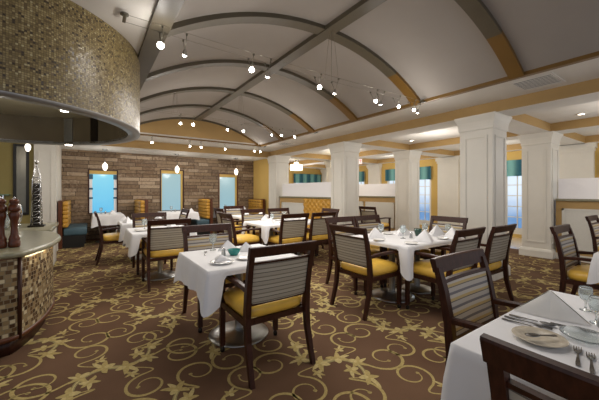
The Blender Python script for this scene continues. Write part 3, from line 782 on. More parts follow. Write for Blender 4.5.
def pxX(px, y):
    f, s, c = 302.0, math.sin(math.radians(34.75)), math.cos(math.radians(34.75)); u = (px - 299.5) / f
    return y * (s + u * c) / (c - u * s)
ZC = 2.70
cable(2.70, 0.22, 4.12, ZC, 'front cable light track crossing under the vault near the camera', [2.33])
cable(5.45, 0.6, 4.25, ZC, 'middle cable light track crossing under the vault', [1.2, 2.4])
cable(8.02, 0.8, 4.3, ZC, 'far cable light track along the gold end wall', [])
camdir = (0.95, PI - 0.25)      # head tilted towards the room front
down = (0.15, 0.6)
row1 = [(161, 1), (185, 0), (251, 1), (268, 0), (318, 1), (335, 0), (374, 1), (381, 0), (397, 1), (412, 1), (418, 0)]
words1 = ['first', 'second', 'third', 'fourth', 'fifth', 'sixth', 'seventh', 'eighth', 'ninth', 'tenth', 'eleventh']
for w, (px, a) in zip(words1, row1):
    spot(pxX(px, 2.7), 2.7, ZC, camdir if a else down, '%s small spotlight on front cable track counting from the drum, %s' % (w, 'glowing towards the room' if a else 'chrome head pointing down'), 'spotlights on the front cable track')
row2 = [(180, 0), (193, 1), (227, 0), (243, 1), (271, 0), (281, 1), (294, 1)]
for w, (px, a) in zip(words1, row2):
    spot(pxX(px, 5.45), 5.45, ZC, camdir if a else (0.6, PI), '%s small glowing spotlight from the left on the middle cable track' % w, 'spotlights on the middle cable track')
row3 = [(152, 1), (190, 1), (201, 1), (225, 1), (254, 1), (260, 1)]
for w, (px, a) in zip(words1, row3):
    spot(pxX(px, 8.02), 8.02, ZC, camdir, '%s small glowing spotlight from the left on the far track by the gold wall' % w, 'spotlights on the far cable track')

def pendant(loc, ztop, label, s=1.0):
    r = empty('pendant_lamp', loc, 0, label, 'pendant lamp', 'white glass pendant lamps')
    mb = MB(); mb.lathe([(0.001, -0.155 * s), (0.03 * s, -0.15 * s), (0.06 * s, -0.11 * s), (0.085 * s, -0.03 * s), (0.09 * s, 0.03 * s), (0.075 * s, 0.09 * s), (0.04 * s, 0.13 * s), (0.02 * s, 0.15 * s)], 20); mb.build('glass_shade', M['pend'], r)
    mb = MB(); mb.lathe([(0.02, 0.15 * s), (0.018, 0.19 * s), (0.006, 0.2 * s)], 12); mb.build('cap', M['chrome'], r)
    mb = MB(); mb.tube([(0, 0, 0.19 * s), (0, 0, ztop - loc[2])], 0.004, 6); mb.build('cord', M['darkmetal'], r)
    mb = MB(); mb.lathe([(0.07, ztop - loc[2] - 0.001), (0.065, ztop - loc[2] - 0.025), (0.02, ztop - loc[2] - 0.03)], 16); mb.build('canopy', M['steel'], r)
    lamp('pendant_light', 'POINT', (loc[0], loc[1] - 0.2, loc[2] - 0.1), 9 * s, radius=0.1)
for x, l in ((0.34, 'white glass pendant lamp before the bright blue window'), (2.23, 'white glass pendant lamp before the middle window'), (4.18, 'white glass pendant lamp before the right window of the stone wall')):
    pendant((x, 9.9, 2.05), 2.53, l, 0.72)
pendant((-0.95, 7.5, 2.18), ZS, 'small white pendant lamp half hidden under the mosaic drum', 0.5)

def drum_lamp(loc, label):
    r = empty('drum_lamp', loc, 0, label, 'ceiling lamp', 'white drum ceiling lamps')
    mb = MB(); mb.lathe([(0.001, -0.12), (0.24, -0.12), (0.25, -0.11), (0.25, 0.10), (0.24, 0.11)], 28, caps=False); mb.build('shade', M['drumlamp'], r)
    mb = MB(); mb.lathe([(0.1, 0.11), (0.1, ZS - loc[2])], 16); mb.build('mount', M['chrome'], r)
drum_lamp((6.75, 9.95, 2.33), 'white drum ceiling lamp seen above the tufted banquette')
drum_lamp((7.2, 8.0, 2.33), 'white drum ceiling lamp half hidden behind the column beside the banquette')
def downlight(x, y, label):
    r = empty('recessed_downlight', (x, y, ZS), 0, label, 'downlight', 'recessed downlights in the coffers')
    mb = MB(); mb.lathe([(0.075, 0), (0.075, -0.008), (0.05, -0.012)], 20, caps=False); mb.build('trim_ring', M['white'], r)
    mb = MB(); mb.lathe([(0.001, -0.006), (0.052, -0.006)], 20, caps=False); mb.build('lens', M['can'], r)
downlight(7.15, 1.55, 'recessed downlight in the coffer at upper right')
downlight(7.1, 4.95, 'recessed downlight in the coffer left of the large column')
downlight(9.4, 0.9, 'recessed downlight in the outer coffer at far right')
for (x, y, p) in ((6.6, 0.6, 22), (6.6, 4.0, 26), (6.6, 7.3, 26), (9.2, 4.0, 22), (9.2, 7.3, 26), (8.5, 10.8, 30), (6.6, 10.8, 24), (9.2, 0.6, 20)):
    lamp('bay_fill', 'POINT', (x, y, 2.1), p * 1.15, radius=0.25)  # added fill lights that brighten the bays, no fixtures behind them
lamp('recess_fill', 'POINT', (-0.7, 3.6, 2.06), 15.0, radius=0.10)  # added fill inside the drum, lifts its dark recess; not a counter lamp
lamp('alcove_fill', 'AREA', (2.2, 9.75, 2.5), 20, size=3.0)  # unseen area light added to brighten the stone wall
lamp('left_tables_light', 'POINT', (0.1, 6.9, 2.3), 18, radius=0.25)  # bare point light near the left tables, no fixture modelled
lamp('back_counter_fill', 'POINT', (-1.3, 6.6, 2.2), 13, radius=0.15)  # invisible fill added to lighten the olive wall and back counter

def exit_sign():
    r = empty('exit_sign', (7.62, 7.45, 2.40), math.radians(-48), 'small white exit sign with red letters under the second beam', 'sign')
    mb = MB(); mb.box((-.15, -.02, -.085), (.15, .02, .085), bev=.006); mb.build('housing', pbr('sign_housing', (236, 214, 210), .5, emit=.5), r)
    mb = MB(); mb.box((-.012, -.012, .085), (.012, .012, .17)); mb.build('mount', M['white'], r)
    c = bpy.data.curves.new('lettering', 'FONT'); c.body = 'EXIT'; c.size = .13; c.align_x = 'CENTER'; c.align_y = 'CENTER'; c.extrude = .001
    t = bpy.data.objects.new('lettering', c); C.objects.link(t); t.parent = r; t.location = (0, -.022, 0); t.rotation_euler = (PI / 2, 0, 0)
    me = bpy.data.meshes.new_from_object(t.evaluated_get(bpy.context.evaluated_depsgraph_get()))
    bpy.data.objects.remove(t); bpy.data.curves.remove(c)
    t = bpy.data.objects.new('lettering', me); C.objects.link(t); t.parent = r; t.location = (0, -.022, 0); t.rotation_euler = (PI / 2, 0, 0)
    me.materials.clear(); me.materials.append(pbr('sign_red', (200, 30, 30), .5, emit=.8))
exit_sign()
# ------------------------------------------------------------------ furniture
CH = 0.97
def make_chair(label):
    r = empty('dining_chair', (0, 0, 0), 0, label, 'chair', 'striped dining armchairs')
    hw = 0.28
    def post(s):
        rings = []
        for z, y, w, d in ((0, -0.325, .034, .034), (0.12, -0.29, .036, .038), (0.28, -0.25, .04, .044), (0.45, -0.235, .042, .048), (0.62, -0.25, .042, .044), (0.8, -0.283, .04, .038), (0.925, -0.318, .04, .032)):
            x0, x1 = s * hw, s * (hw - w)
            if s < 0: x0, x1 = x0, x1
            rings.append([(x0, y - d / 2, z), (x1, y - d / 2, z), (x1, y + d / 2, z), (x0, y + d / 2, z)])
        return rings
    for s in (-1, 1):
        mb = MB(); mb.loft(post(s), smooth=False); mb.build('rear_leg', M['wood'], r)
        mb = MB()
        x0, x1 = s * (hw - 0.002), s * (hw - 0.042)
        mb.loft([[(x0, .255 - d, z), (x1, .255 - d, z), (x1, .255 + d, z), (x0, .255 + d, z)] for z, d in ((0.05, .017), (0.42, .021), (0.645, .018))], smooth=False)
        fl = mb.build('front_leg', M['wood'], r)
        mb = MB(); mb.lathe([(0.001, 0.0), (0.018, 0.002), (0.02, 0.01), (0.02, 0.03), (0.012, 0.045), (0.012, 0.052)], 12, cx=s * (hw - 0.022), cy=0.255); mb.build('castor', M['darkmetal'], fl)
        mb = MB()
        rg = []
        for y, z, w in ((-0.245, 0.648, .036), (-0.1, 0.664, .046), (0.08, 0.668, .05), (0.24, 0.66, .052), (0.295, 0.652, .046)):
            xc = s * (hw - 0.022)
            rg.append([(xc - w / 2, y, z - .016), (xc + w / 2, y, z - .016), (xc + w / 2, y, z + .008), (xc + w / 2 - .008, y, z + .014), (xc - w / 2 + .008, y, z + .014), (xc - w / 2, y, z + .008)])
        mb.loft(rg, smooth=False); mb.build('armrest', M['wood'], r)
    # crest rail gently bowed backwards
    mb = MB(); rg = []
    for k in range(9):
        t = -1 + k / 4; x = t * (hw + 0.006); b_ = -0.012 * (1 - t * t)
        y0 = -0.315 + b_
        rg.append([(x, y0 - .016, .895), (x, y0 + .016, .89), (x, y0 - .002, .965), (x, y0 - .012, CH), (x, y0 - .034, CH - .002), (x, y0 - .036, .96)])
    mb.loft(rg, smooth=False); mb.build('crest_rail', M['wood'], r)
    # lower rails and seat frame
    mb = MB(); rg = []
    for k in range(7):
        t = -1 + k / 3; x = t * (hw - .04); b_ = -0.01 * (1 - t * t)
        rg.append([(x, -.302 + b_, .838), (x, -.276 + b_, .838), (x, -.283 + b_, .856), (x, -.309 + b_, .856)])
    mb.loft(rg, smooth=False); mb.build('back_rail', M['wood'], r)
    mb = MB(); mb.box((-hw + .04, -.25, .53), (hw - .04, -.228, .552)); mb.build('lower_rail', M['wood'], r)
    mb = MB()
    rows, cols = 8, 12
    def pan(off):
        rg = []
        for i in range(rows + 1):
            z = .545 + (.838 - .545) * i / rows; yb = -.24 - (z - .545) * .17
            rg.append([((-1 + 2 * k / cols) * (hw - .041), yb + off * (1 - .5 * (abs(-1 + 2 * k / cols)) ** 4) - .01 * (1 - (-1 + 2 * k / cols) ** 2), z) for k in range(cols + 1)])
        return rg
    mb.loft(pan(.014), closed=False, caps=False, mi=0); mb.loft(pan(-.014), closed=False, caps=False, mi=1)
    mb.build('backrest', [M['fab_front'], M['fab_back']], r, recalc=False)
    mb = MB()
    mb.box((-hw + .03, -.235, .385), (hw - .03, -.205, .425)); mb.box((-hw + .02, .245, .385), (hw - .02, .27, .43)); mb.box((-hw + .005, -.22, .385), (-hw + .03, .25, .43)); mb.box((hw - .03, -.22, .385), (hw - .005, .25, .43))
    mb.build('seat_frame', M['wood'], r)
    # plump cushion
    mb = MB(); rg = []
    nA = 40
    def sq(a, ax, ay, e=5):
        c, s_ = math.cos(a), math.sin(a)
        return ax * math.copysign(abs(c) ** (2 / e), c), ay * math.copysign(abs(s_) ** (2 / e), s_)
    for ax, ay, z in ((.235, .245, .426), (.264, .27, .434), (.272, .28, .46), (.272, .28, .49), (.258, .265, .515), (.20, .21, .530), (.1, .1, .537), (.001, .001, .539)):
        rg.append([(lambda p: (p[0] * (1.0 if True else 1), p[1] + .03, z))(sq(2 * PI * k / nA, ax, ay)) for k in range(nA)])
    # keep clear of the front legs' outside: cushion narrower than the frame
    rg = [[(x * 0.99, y * 0.98 if y > 0 else y * 0.95, z) for x, y, z in r_] for r_ in rg]
    mb.loft(rg); mb.build('seat', M['leather'], r)
    return r
CHAIRS = []
proto = None
def chair(x, y, deg, label):
    """deg: direction the sitter faces, 0 = towards the stone wall (+Y), 90 = towards +X"""
    global proto
    rz = -math.radians(deg)
    if proto is None:
        proto = make_chair(label); o = proto
        o.location = (x, y, 0); o.rotation_euler = (0, 0, rz)
    else:
        o = copy_tree(proto, None, (x, y, 0), rz, label)
    CHAIRS.append((x, y, deg)); return o

def table(cx, cy, a, b, label, bases=((0, 0),), col=None):
    r = empty('dining_table', (cx, cy, 0), 0, label, 'table', 'cloth covered dining tables')
    mb = MB(); mb.box((-a + .012, -b + .012, .715), (a - .012, b - .012, .742), bev=0.004); mb.build('tabletop', M['panelwood'], r)
    for bx, by, *br in bases:
        R_ = br[0] if br else .28
        mb = MB(); mb.lathe([(0.001, 0), (R_ - .005, 0), (R_, 0.006), (R_ - .005, 0.014), (R_ * .78, 0.026), (0.1, 0.04), (0.05, 0.055), (0.001, .055)], 36, cx=bx, cy=by, caps=False); mb.build('base', M['steel'], r)
        mb = MB(); mb.lathe([(0.045, 0.045), (0.038, 0.08), (0.038, 0.66), (0.12, 0.70), (0.12, 0.715)], 20, cx=bx, cy=by); mb.build('pedestal', M['steel'], r)
    return r
ZT = 0.75
CLOTHS = []
def cloth(*a, **k): CLOTHS.append((a, k))
def make_cloth(cx, cy, a, b, label, gaps=(), drop=0.23, seed=1, cdrop=0.08):
    """square cloth: flat top and a hanging skirt with folds; gaps = (side, offset, halfwidth) where armrests lift the hem"""
    rnd = random.Random(seed); ph = [rnd.uniform(0, 6.28) for _ in range(4)]
    per = []; rc = 0.02; step = 0.02
    sides = [('S', (-a, -b), (1, 0), 2 * a), ('E', (a, -b), (0, 1), 2 * b), ('N', (a, b), (-1, 0), 2 * a), ('W', (-a, b), (0, -1), 2 * b)]
    nrm = {'S': (0, -1), 'E': (1, 0), 'N': (0, 1), 'W': (-1, 0)}
    s0 = 0
    for sd, o, d, L in sides:
        n = max(8, int(L / step))
        for k in range(n):
            t = k / n * L
            x, y = o[0] + d[0] * t, o[1] + d[1] * t
            dc = min(t, L - t); c = math.exp(-(dc / 0.075) ** 2)
            # outward direction turns round the corner
            nx, ny = nrm[sd]
            if dc < 0.10:
                q = (1 - dc / 0.10) * 0.5
                other = nrm[sides[(['S', 'E', 'N', 'W'].index(sd) + (1 if t > L / 2 else -1)) % 4][0]]
                nx, ny = nx + (other[0] - nx) * q, ny + (other[1] - ny) * q
            l = math.hypot(nx, ny) or 1
            dr = drop + cdrop * c + 0.012 * math.sin(9 * (s0 + t) + ph[0])
            g = 0
            off = (x if sd in 'SN' else y)
            for qx, qy, qd in CHAIRS:
                an = math.radians(qd); ux, uy = cx + x + nx / l * .03 - qx, cy + y + ny / l * .03 - qy
                ly = ux * math.sin(an) + uy * math.cos(an); lx = ux * math.cos(an) - uy * math.sin(an)
                dd = max(abs(lx) - .315, ly - .33, -ly - .38)
                g = max(g, 1 - min(1, max(0, dd / 0.06)))
            g = g * g * (3 - 2 * g)
            dr = dr * (1 - g) + 0.05 * g
            fold = 0.5 * math.sin(17 * (s0 + t) + ph[1]) + 0.5 * math.sin(29 * (s0 + t) + ph[2])
            per.append((x, y, nx / l, ny / l, dr, c, fold, g))
        s0 += L
    mb = MB(); rows = 9; rings = []
    for i in range(rows + 1):
        t = i / rows; ring = []
        for x, y, nx, ny, dr, c, fo, g in per:
            out = 0.004 + 0.012 * min(1, t * 3) + t * dr / drop * (0.012 + 0.026 * c + 0.016 * fo * (1 - c)) * (1 - g)
            e = min(1, t * 4)
            ring.append((x + nx * out, y + ny * out, ZT - dr * t - (0.0 if i else 0.0)))
        rings.append(ring)
    n = len(per)
    top = [[(x * f, y * f, ZT + 0.001) for x, y, *_ in per] for f in (0.985,)]
    R = [[mb.bm.verts.new(p) for p in r] for r in top + rings]
    for i in range(len(R) - 1):
        for j in range(n):
            f = mb.bm.faces.new((R[i][j], R[i][(j + 1) % n], R[i + 1][(j + 1) % n], R[i + 1][j])); f.smooth = True
    f = mb.bm.faces.new(R[0][::-1])
    return mb.build('tablecloth', M['cloth'], label=label, cat='tablecloth', group='white tablecloths', loc=(cx, cy, 0))

# ---- table things
def plate(x, y, R, label, group, z=ZT + .002, mat='china'):
    mb = MB(); mb.lathe([(0.001, 0.004), (R * .62, 0.004), (R * .72, 0.008), (R * .98, 0.018), (R, 0.016), (R * .74, 0.003), (R * .6, 0.0), (0.001, 0.0)], 32, caps=False)
    return mb.build('plate', M[mat], label=label, cat='plate', group=group, loc=(x, y, z))
def napkin(x, y, deg, label, group, s=1.0, z=ZT + .002, mat='napkin', h=0.12):
    """stiff linen folded to a standing pyramid, open side towards deg"""
    mb = MB(); w, d = 0.125 * s, 0.12 * s; h = h * s
    A, B, Cc, T = Vector((-w, 0.02, 0)), Vector((w, 0.02, 0)), Vector((0, -d, 0)), Vector((0, -0.015, h))
    def panel(p, q, r_, th, bulge):
        n = 6; nm = (q - p).cross(r_ - p).normalized()
        for sgn in (0, 1):
            grid = []
            for i in range(n + 1):
                row = []
                for j in range(n + 1 - i):
                    u, v = i / n, j / n
                    pt = p + (r_ - p) * u + (q - p) * v
                    wgt = 27 * u * v * (1 - u - v) if u + v < 1 else 0
                    row.append(mb.bm.verts.new(pt + nm * (bulge * wgt + th * sgn)))
                grid.append(row)
            for i in range(n):
                for j in range(n - i):
                    f = mb.bm.faces.new((grid[i][j], grid[i][j + 1], grid[i + 1][j])); f.smooth = True
                    if j < n - i - 1:
                        f = mb.bm.faces.new((grid[i][j + 1], grid[i + 1][j + 1], grid[i + 1][j])); f.smooth = True
    panel(A, Cc, T, 0.004, 0.012); panel(Cc, B, T, 0.004, 0.012)
    m_ = Vector((0, 0.035, 0)); panel(A, m_, T, 0.003, -0.008); panel(m_, B, T, 0.003, -0.008)
    return mb.build('napkin', M[mat], label=label, cat='napkin', group=group, loc=(x, y, z), rz=-math.radians(deg), recalc=False)
def goblet(x, y, label, group, z=ZT + .002, s=1.0):
    r = empty('goblet', (x, y, z), 0, label, 'glass', group)
    mb = MB(); mb.lathe([(a * s, h * s) for a, h in ((0.034, 0), (0.034, 0.003), (0.008, 0.01), (0.006, 0.03), (0.006, 0.055), (0.012, 0.065))], 18); mb.build('stem', M['glass'], r)
    mb = MB(); mb.lathe([(a * s, h * s) for a, h in ((0.010, 0.064), (0.03, 0.08), (0.04, 0.11), (0.038, 0.15), (0.034, 0.165), (0.0325, 0.165), (0.036, 0.15), (0.037, 0.112), (0.027, 0.085), (0.001, 0.072))], 18, caps=False); mb.build('bowl', M['glass'], r)
    return r
def shaker(x, y, label, group, z=ZT + .002):
    r = empty('salt_shaker', (x, y, z), 0, label, 'salt shaker', group)
    mb = MB(); mb.lathe([(0.02, 0), (0.022, 0.004), (0.018, 0.03), (0.016, 0.05), (0.018, 0.056)], 14); mb.build('body', M['steel'], r)
    mb = MB(); mb.lathe([(0.0185, 0.056), (0.0185, 0.066), (0.012, 0.074), (0.001, 0.077)], 14); mb.build('cap', M['chrome'], r)
def bowl(x, y, R, H, mat, label, z=ZT + .002):
    mb = MB(); mb.lathe([(R * .55, 0), (R * .6, 0.004), (R * .85, H * .5), (R, H), (R * .95, H), (R * .8, H * .5), (R * .5, 0.012), (0.001, 0.01)], 26)
    return mb.build('bowl', M[mat], label=label, cat='bowl', loc=(x, y, z))
def cutlery(kind, x, y, deg, label, group, z=ZT + .003, L=0.2):
    mb = MB()
    mb.loft([[(-w, yy, zz), (w, yy, zz), (w, yy, zz + .003), (-w, yy, zz + .003)] for w, yy, zz in ((.006, -L / 2, 0.001), (.0065, -L * .35, .001), (.0035, -L * .1, .003), (.003, L * .12, .004))], smooth=False)
    if kind == 'knife': mb.loft([[(-.004, yy, zz), (w, yy, zz), (w, yy, zz + .0025), (-.004, yy, zz + .0025)] for w, yy, zz in ((.004, L * .1, .003), (.009, L * .2, .001), (.009, L * .42, .001), (.001, L / 2, .001))], smooth=False)
    elif kind == 'spoon':
        mb.lathe([(0.001, 0.002), (0.010, 0.003), (0.017, 0.007), (0.018, 0.008), (0.012, 0.010), (0.001, 0.0095)], 16, M=Matrix.Translation((0, L * .32, 0)) @ Matrix.Diagonal((1, 1.7, 1, 1)), caps=False)
    else:
        mb.loft([[(-w, yy, zz), (w, yy, zz), (w, yy, zz + .003), (-w, yy, zz + .003)] for w, yy, zz in ((.003, L * .1, .004), (.011, L * .22, .002), (.012, L * .3, .002))], smooth=False)
        for k in range(4):
            xx = -.0105 + .007 * k; mb.box((xx - .0016, L * .3, .002), (xx + .0016, L * .5, .0045))
    return mb.build(kind, M['flatware'], label=label, cat=kind, group=group, loc=(x, y, z), rz=-math.radians(deg))

# ================= front left table (teal bowl)
W = 0.30
table(1.17, 2.70, .44, .44, 'square pedestal table under cloth, the one with the teal bowl')
cloth(1.17, 2.70, .44, .44, 'white cloth on the small front table with the teal bowl', [('S', 0.02, W), ('N', -.02, W)], seed=1)
chair(1.18, 2.22, 0, 'striped armchair seen from behind at front of the teal bowl table')
chair(1.13, 3.19, 180, 'striped armchair facing the camera across the teal bowl table')
g = 'tableware on the teal bowl table'
F = lambda px, py, z=.752: _pt(px, py, z)
def _pt(px, py, Z):
    f, s, c = 302.0, math.sin(math.radians(34.75)), math.cos(math.radians(34.75))
    u = (px - 299.5) / f; zz = f * (1.35 - Z) / (py - 192.0)
    return zz * (s + u * c), zz * (c - u * s)
x, y = F(222, 263); plate(x, y, .10, 'white plate with folded napkin near the front corner of the teal bowl table', g)
napkin(x + .005, y + .01, 60, 'low folded napkin lying on the plate nearest the corner, teal bowl table', g, .75, ZT + .022, h=.07)
x, y = F(245, 259); plate(x, y, .08, 'white plate right of the teal bowl', g)
x, y = F(246, 251); napkin(x, y, 200, 'white standing napkin right of the teal bowl', g, .75)
x, y = F(234, 255); bowl(x, y, .062, .055, 'teal_china', 'small round teal bowl on the front white table')
x, y = F(223.5, 255.5); shaker(x, y, 'metal salt shaker left of the teal bowl', g)
x, y = F(228, 250); napkin(x, y, 190, 'tall white napkin pyramid behind the teal bowl', g, .85)
x, y = F(213, 250); goblet(x, y, 'stemmed water glass at the left of the teal bowl table', g)
x, y = F(206, 254); cutlery('fork', x, y + .02, 20, 'steel fork by the left edge of the teal bowl table', g)

# ================= second table on the left
table(.93, 5.28, .44, .44, 'square pedestal table under cloth, left, behind the teal bowl table')
cloth(.93, 5.28, .44, .44, 'white cloth on the left table behind the teal bowl table', [('S', 0, W), ('N', -.03, W)], seed=2)
chair(.92, 4.84, 0, 'striped armchair seen from behind at the left table near the counter')
chair(.90, 5.80, 180, 'striped armchair facing the camera behind the left table')
g = 'tableware on the left table'
plate(.66, 5.2, .11, 'white plate on the left table behind the teal bowl table', g); goblet(.72, 5.42, 'stemmed glass on the left table by the white plate', g)
plate(1.15, 5.42, .1, 'white plate at the right of the left table', g)
napkin(1.1, 5.15, 160, 'white napkin pyramid on the left table', g, .9)

# ================= third table on the left, before the alcove
table(.93, 6.98, .44, .44, 'square pedestal table under cloth, left, in front of the booths')
cloth(.93, 6.98, .44, .44, 'white cloth on the left table in front of the booths', [('W', 0, W), ('E', 0, W)], seed=3)
chair(.42, 6.93, 90, 'striped armchair in profile facing right, before the bright blue window')
chair(1.42, 6.98, -90, 'striped armchair turned left at the table before the middle window')
g = 'tableware on the table before the booths'
napkin(.62, 6.75, 120, 'white napkin pyramid on the near corner of the table before the booths', g); napkin(.60, 7.15, 80, 'white napkin pyramid behind the near one, table before the booths', g)
plate(.8, 6.75, .1, 'white plate on the table before the booths', g)
napkin(1.2, 7.1, 250, 'white napkin pyramid beside the chair turned left', g)

# ================= middle six seat table
table(3.285, 5.26, .69, .47, 'long pedestal table under cloth in the middle of the room', ((-.32, 0, .22), (.32, 0, .22)))
cloth(3.285, 5.26, .69, .47, 'white cloth on the long middle table', [('S', -.28, W), ('S', .40, W), ('N', -.3, W), ('N', .38, W), ('W', -.12, W), ('E', -.05, W)], seed=4)
chair(2.98, 4.74, 0, 'striped armchair seen from behind at the long middle table, left of two')
chair(3.63, 4.74, 0, 'striped armchair seen from behind at the long middle table, right of two')
chair(2.98, 5.80, 180, 'striped armchair facing the camera behind the long middle table, left of two')
chair(3.66, 5.82, 180, 'striped armchair facing the camera behind the long middle table, right of two')
chair(2.34, 5.27, 90, 'striped armchair at the left end of the long middle table')
chair(4.24, 5.33, -90, 'striped armchair at the right end of the long middle table')
g = 'tableware on the long middle table'
for x, y, d, l in ((2.78, 4.98, 0, 'near left corner'), (2.95, 5.5, 180, 'far left'), (3.6, 5.05, 0, 'near right'), (3.55, 5.5, 180, 'far right')):
    napkin(x, y, d, 'white napkin pyramid at the %s of the long middle table' % l, g)
    pass
for x, y, l in ((3.05, 4.93, 'near left corner'), (3.24, 5.44, 'far left'), (3.84, 4.98, 'near right'), (3.83, 5.42, 'far right')): plate(x, y, .085, 'white plate at the %s of the long middle table' % l, g)
goblet(2.95, 5.20, 'stemmed glass at the left half of the long middle table', g); goblet(3.35, 5.4, 'stemmed glass at the centre of the long middle table', g)

# ================= far middle table
table(3.45, 7.02, .44, .44, 'square pedestal table under cloth before the right booth', ((.05, -.12),))
cloth(3.45, 7.02, .44, .44, 'white cloth on the table before the right booth', [('W', 0, W), ('N', -.15, W)], seed=5)
chair(2.80, 6.90, 90, 'striped armchair in profile before the right window, left of two')
chair(3.25, 7.52, 180, 'striped armchair before the right window facing the camera')
napkin(3.2, 6.85, 100, 'white napkin pyramid on the table before the right booth', 'napkins before the right booth')
napkin(3.6, 6.9, 0, 'white napkin pyramid right of the other, table before the right booth', 'napkins before the right booth')

# ================= six seat table right of centre
table(3.46, 2.52, .59, .48, 'long pedestal table under cloth right of centre, set with many napkins', ((-.22, .03), (.28, .0, .22)))
cloth(3.46, 2.52, .59, .48, 'white cloth on the long table right of centre', [('W', -.03, W), ('N', -.33, W), ('N', .26, W), ('S', -.19, W), ('S', .44, W), ('E', -.04, W)], seed=6, drop=.29)
chair(2.70, 2.485, 90, 'striped armchair at the left end of the long napkin table')
chair(3.13, 3.10, 180, 'striped armchair behind the long napkin table, left of two')
chair(3.72, 3.10, 180, 'striped armchair behind the long napkin table, right of two')
chair(3.27, 1.90, 0, 'striped armchair at near side of the long napkin table, left of two')
chair(3.92, 1.84, 0, 'striped armchair at near side of the long napkin table, right of two')
chair(4.22, 2.52, -90, 'striped armchair at the right end of the long napkin table')
g = 'tableware on the long napkin table'
for px, py, d, l in ((376, 238, 90, 'left end'), (404, 235, 180, 'far side left'), (424, 241, 20, 'near side left, largest'), (438, 235, 180, 'far side right'), (451, 238, -60, 'right end')):
    x, y = F(px, py); napkin(x, y, d, 'white napkin pyramid at the %s of the long napkin table' % l, g, 1.2)
for px, py, l in ((411, 244, 'near corner'), (443, 239, 'right half'), (388, 234.2, 'far side'), (379, 240.5, 'left end')):
    x, y = F(px, py); plate(x, y, .078, 'white plate at the %s of the long napkin table' % l, g)
x, y = F(418, 236); bowl(x, y, .055, .10, 'green_glass', 'dark green pot in the centre of the long napkin table')
for px, py, l in ((381, 236, 'left end'), (403, 238.5, 'far left'), (425, 235.5, 'beside the green pot'), (448, 236, 'right end')):
    x, y = F(px, py); goblet(x, y, 'stemmed glass at the %s of the long napkin table' % l, g)
x, y = F(411, 238); shaker(x, y, 'metal salt shaker beside the dark green pot', g)

# ================= front right table
table(1.745, .17, .565, .47, 'long pedestal table under cloth at the front right corner', ((.12, -.14),))
cloth(1.745, .17, .565, .47, 'white cloth on the table at the front right corner', [('N', .06, W), ('W', -.07, W)], seed=7, drop=.34)
chair(1.885, .645, 180, 'striped armchair tucked behind the front right table, gold striped back')
chair(1.20, .10, 90, 'dark chair back nearest the camera at the front right table')
g = 'tableware on the front right table'
napkin(1.815, .505, 255, 'large cream napkin pyramid on the front right table', g, 1.15, mat='napkin2', h=.105)
plate(1.49, .45, .092, 'cream plate nearest the camera on the front right table', g, mat='cream_china')
cutlery('spoon', 1.485, .44, -58, 'steel spoon lying on the cream plate', g, z=ZT + .022, L=.12)
cutlery('knife', 1.60, .535, 176, 'steel knife beside the cream plate, nearest the table edge', g, L=.18)
cutlery('knife', 1.735, .40, 172, 'steel knife lying along the foot of the large napkin', g, L=.16)
cutlery('fork', 1.64, .54, 176, 'steel fork, middle of the three by the cream plate', g, L=.18)
cutlery('spoon', 1.68, .535, 176, 'steel spoon nearest the large napkin', g, L=.18)
cutlery('fork', 1.455, .325, 77, 'steel fork lying right of the cream plate', g, L=.17)
cutlery('fork', 1.435, .285, 77, 'steel fork lying below the glass saucer', g, L=.17)
plate(1.66, .35, .08, 'clear glass saucer right of the cream plate', g, mat='glass')
goblet(1.90, .36, 'stemmed glass at the right edge, behind the glass saucer', g, s=.72); goblet(2.06, .43, 'stemmed glass behind the large cream napkin', g, s=.72)
shaker(1.86, .33, 'metal salt shaker beside the glasses of the front right table', g)
plate(2.08, .30, .1, 'white plate at the far right end of the front right table', g)

# ================= right edge table
table(4.58, .32, .55, .46, 'long pedestal table under cloth at the right edge', ((.1, -.12),))
cloth(4.58, .32, .55, .46, 'white cloth on the table cut by the right edge', [('N', -.18, W)], seed=8)
chair(4.40, .80, 180, 'striped armchair at the table cut by the right edge')
chair(6.62, .98, 180, 'striped armchair at the right edge in front of the half wall')
chair(6.30, 5.50, 90, 'striped armchair partly behind the column beside the banquette')

# ================= booths in the alcove
def booth(x_back, x_seat, y0, y1, label, tufted=False, h=1.14):
    """x_back: outside of the back, x_seat: front edge of the seat"""
    s = 1 if x_seat > x_back else -1
    r = empty('booth_bench', (x_back, (y0 + y1) / 2, 0), 0, label, 'booth bench', 'mustard backed booth benches')
    L = (y1 - y0) / 2; D = abs(x_seat - x_back)
    def bx(mb, a, b, ya, yb, za, zb, **k):
        mb.box((min(s * a, s * b), ya, za), (max(s * a, s * b), yb, zb), **k)
    mb = MB(); bx(mb, 0, .08, -L, L, 0, h); mb.build('back_panel', M['panelwood'], r)
    mb = MB()
    n = 6
    for k in range(n):
        z0 = .5 + (h - .52) * k / n; z1 = .5 + (h - .52) * (k + 1) / n
        bx(mb, .08, .19, -L + .005, L - .005, z0 + .002, z1 - .002, bev=.02, seg=2)
    mb.build('back_cushion', M['booth_yellow'], r)
    if tufted:
        mb = MB()
        for i in range(7):
            for j in range(3):
                mb.lathe([(0.001, 0), (.02, .001), (.018, .012), (.001, .016)], 8, M=Matrix.Translation((s * .19, -L + .1 + (2 * L - .2) * i / 6, .68 + .16 * j)) @ Matrix.Rotation(s * PI / 2, 4, 'Y'), caps=False)
        mb.build('buttons', M['panelwood'], r)
    mb = MB(); bx(mb, .10, D, -L, L, .30, .48, bev=.03, seg=2); mb.build('seat_cushion', M['teal_seat'], r)
    mb = MB(); bx(mb, .08, D - .03, -L + .01, L - .01, .09, .30); mb.build('seat_box', M['black'], r)
    mb = MB(); bx(mb, .06, D - .06, -L + .02, L - .02, 0, .09); mb.build('kick_base', M['black'], r)
booth(-.62, -.06, 9.08, 10.44, 'booth bench at the left end of the stone wall with slate seat')
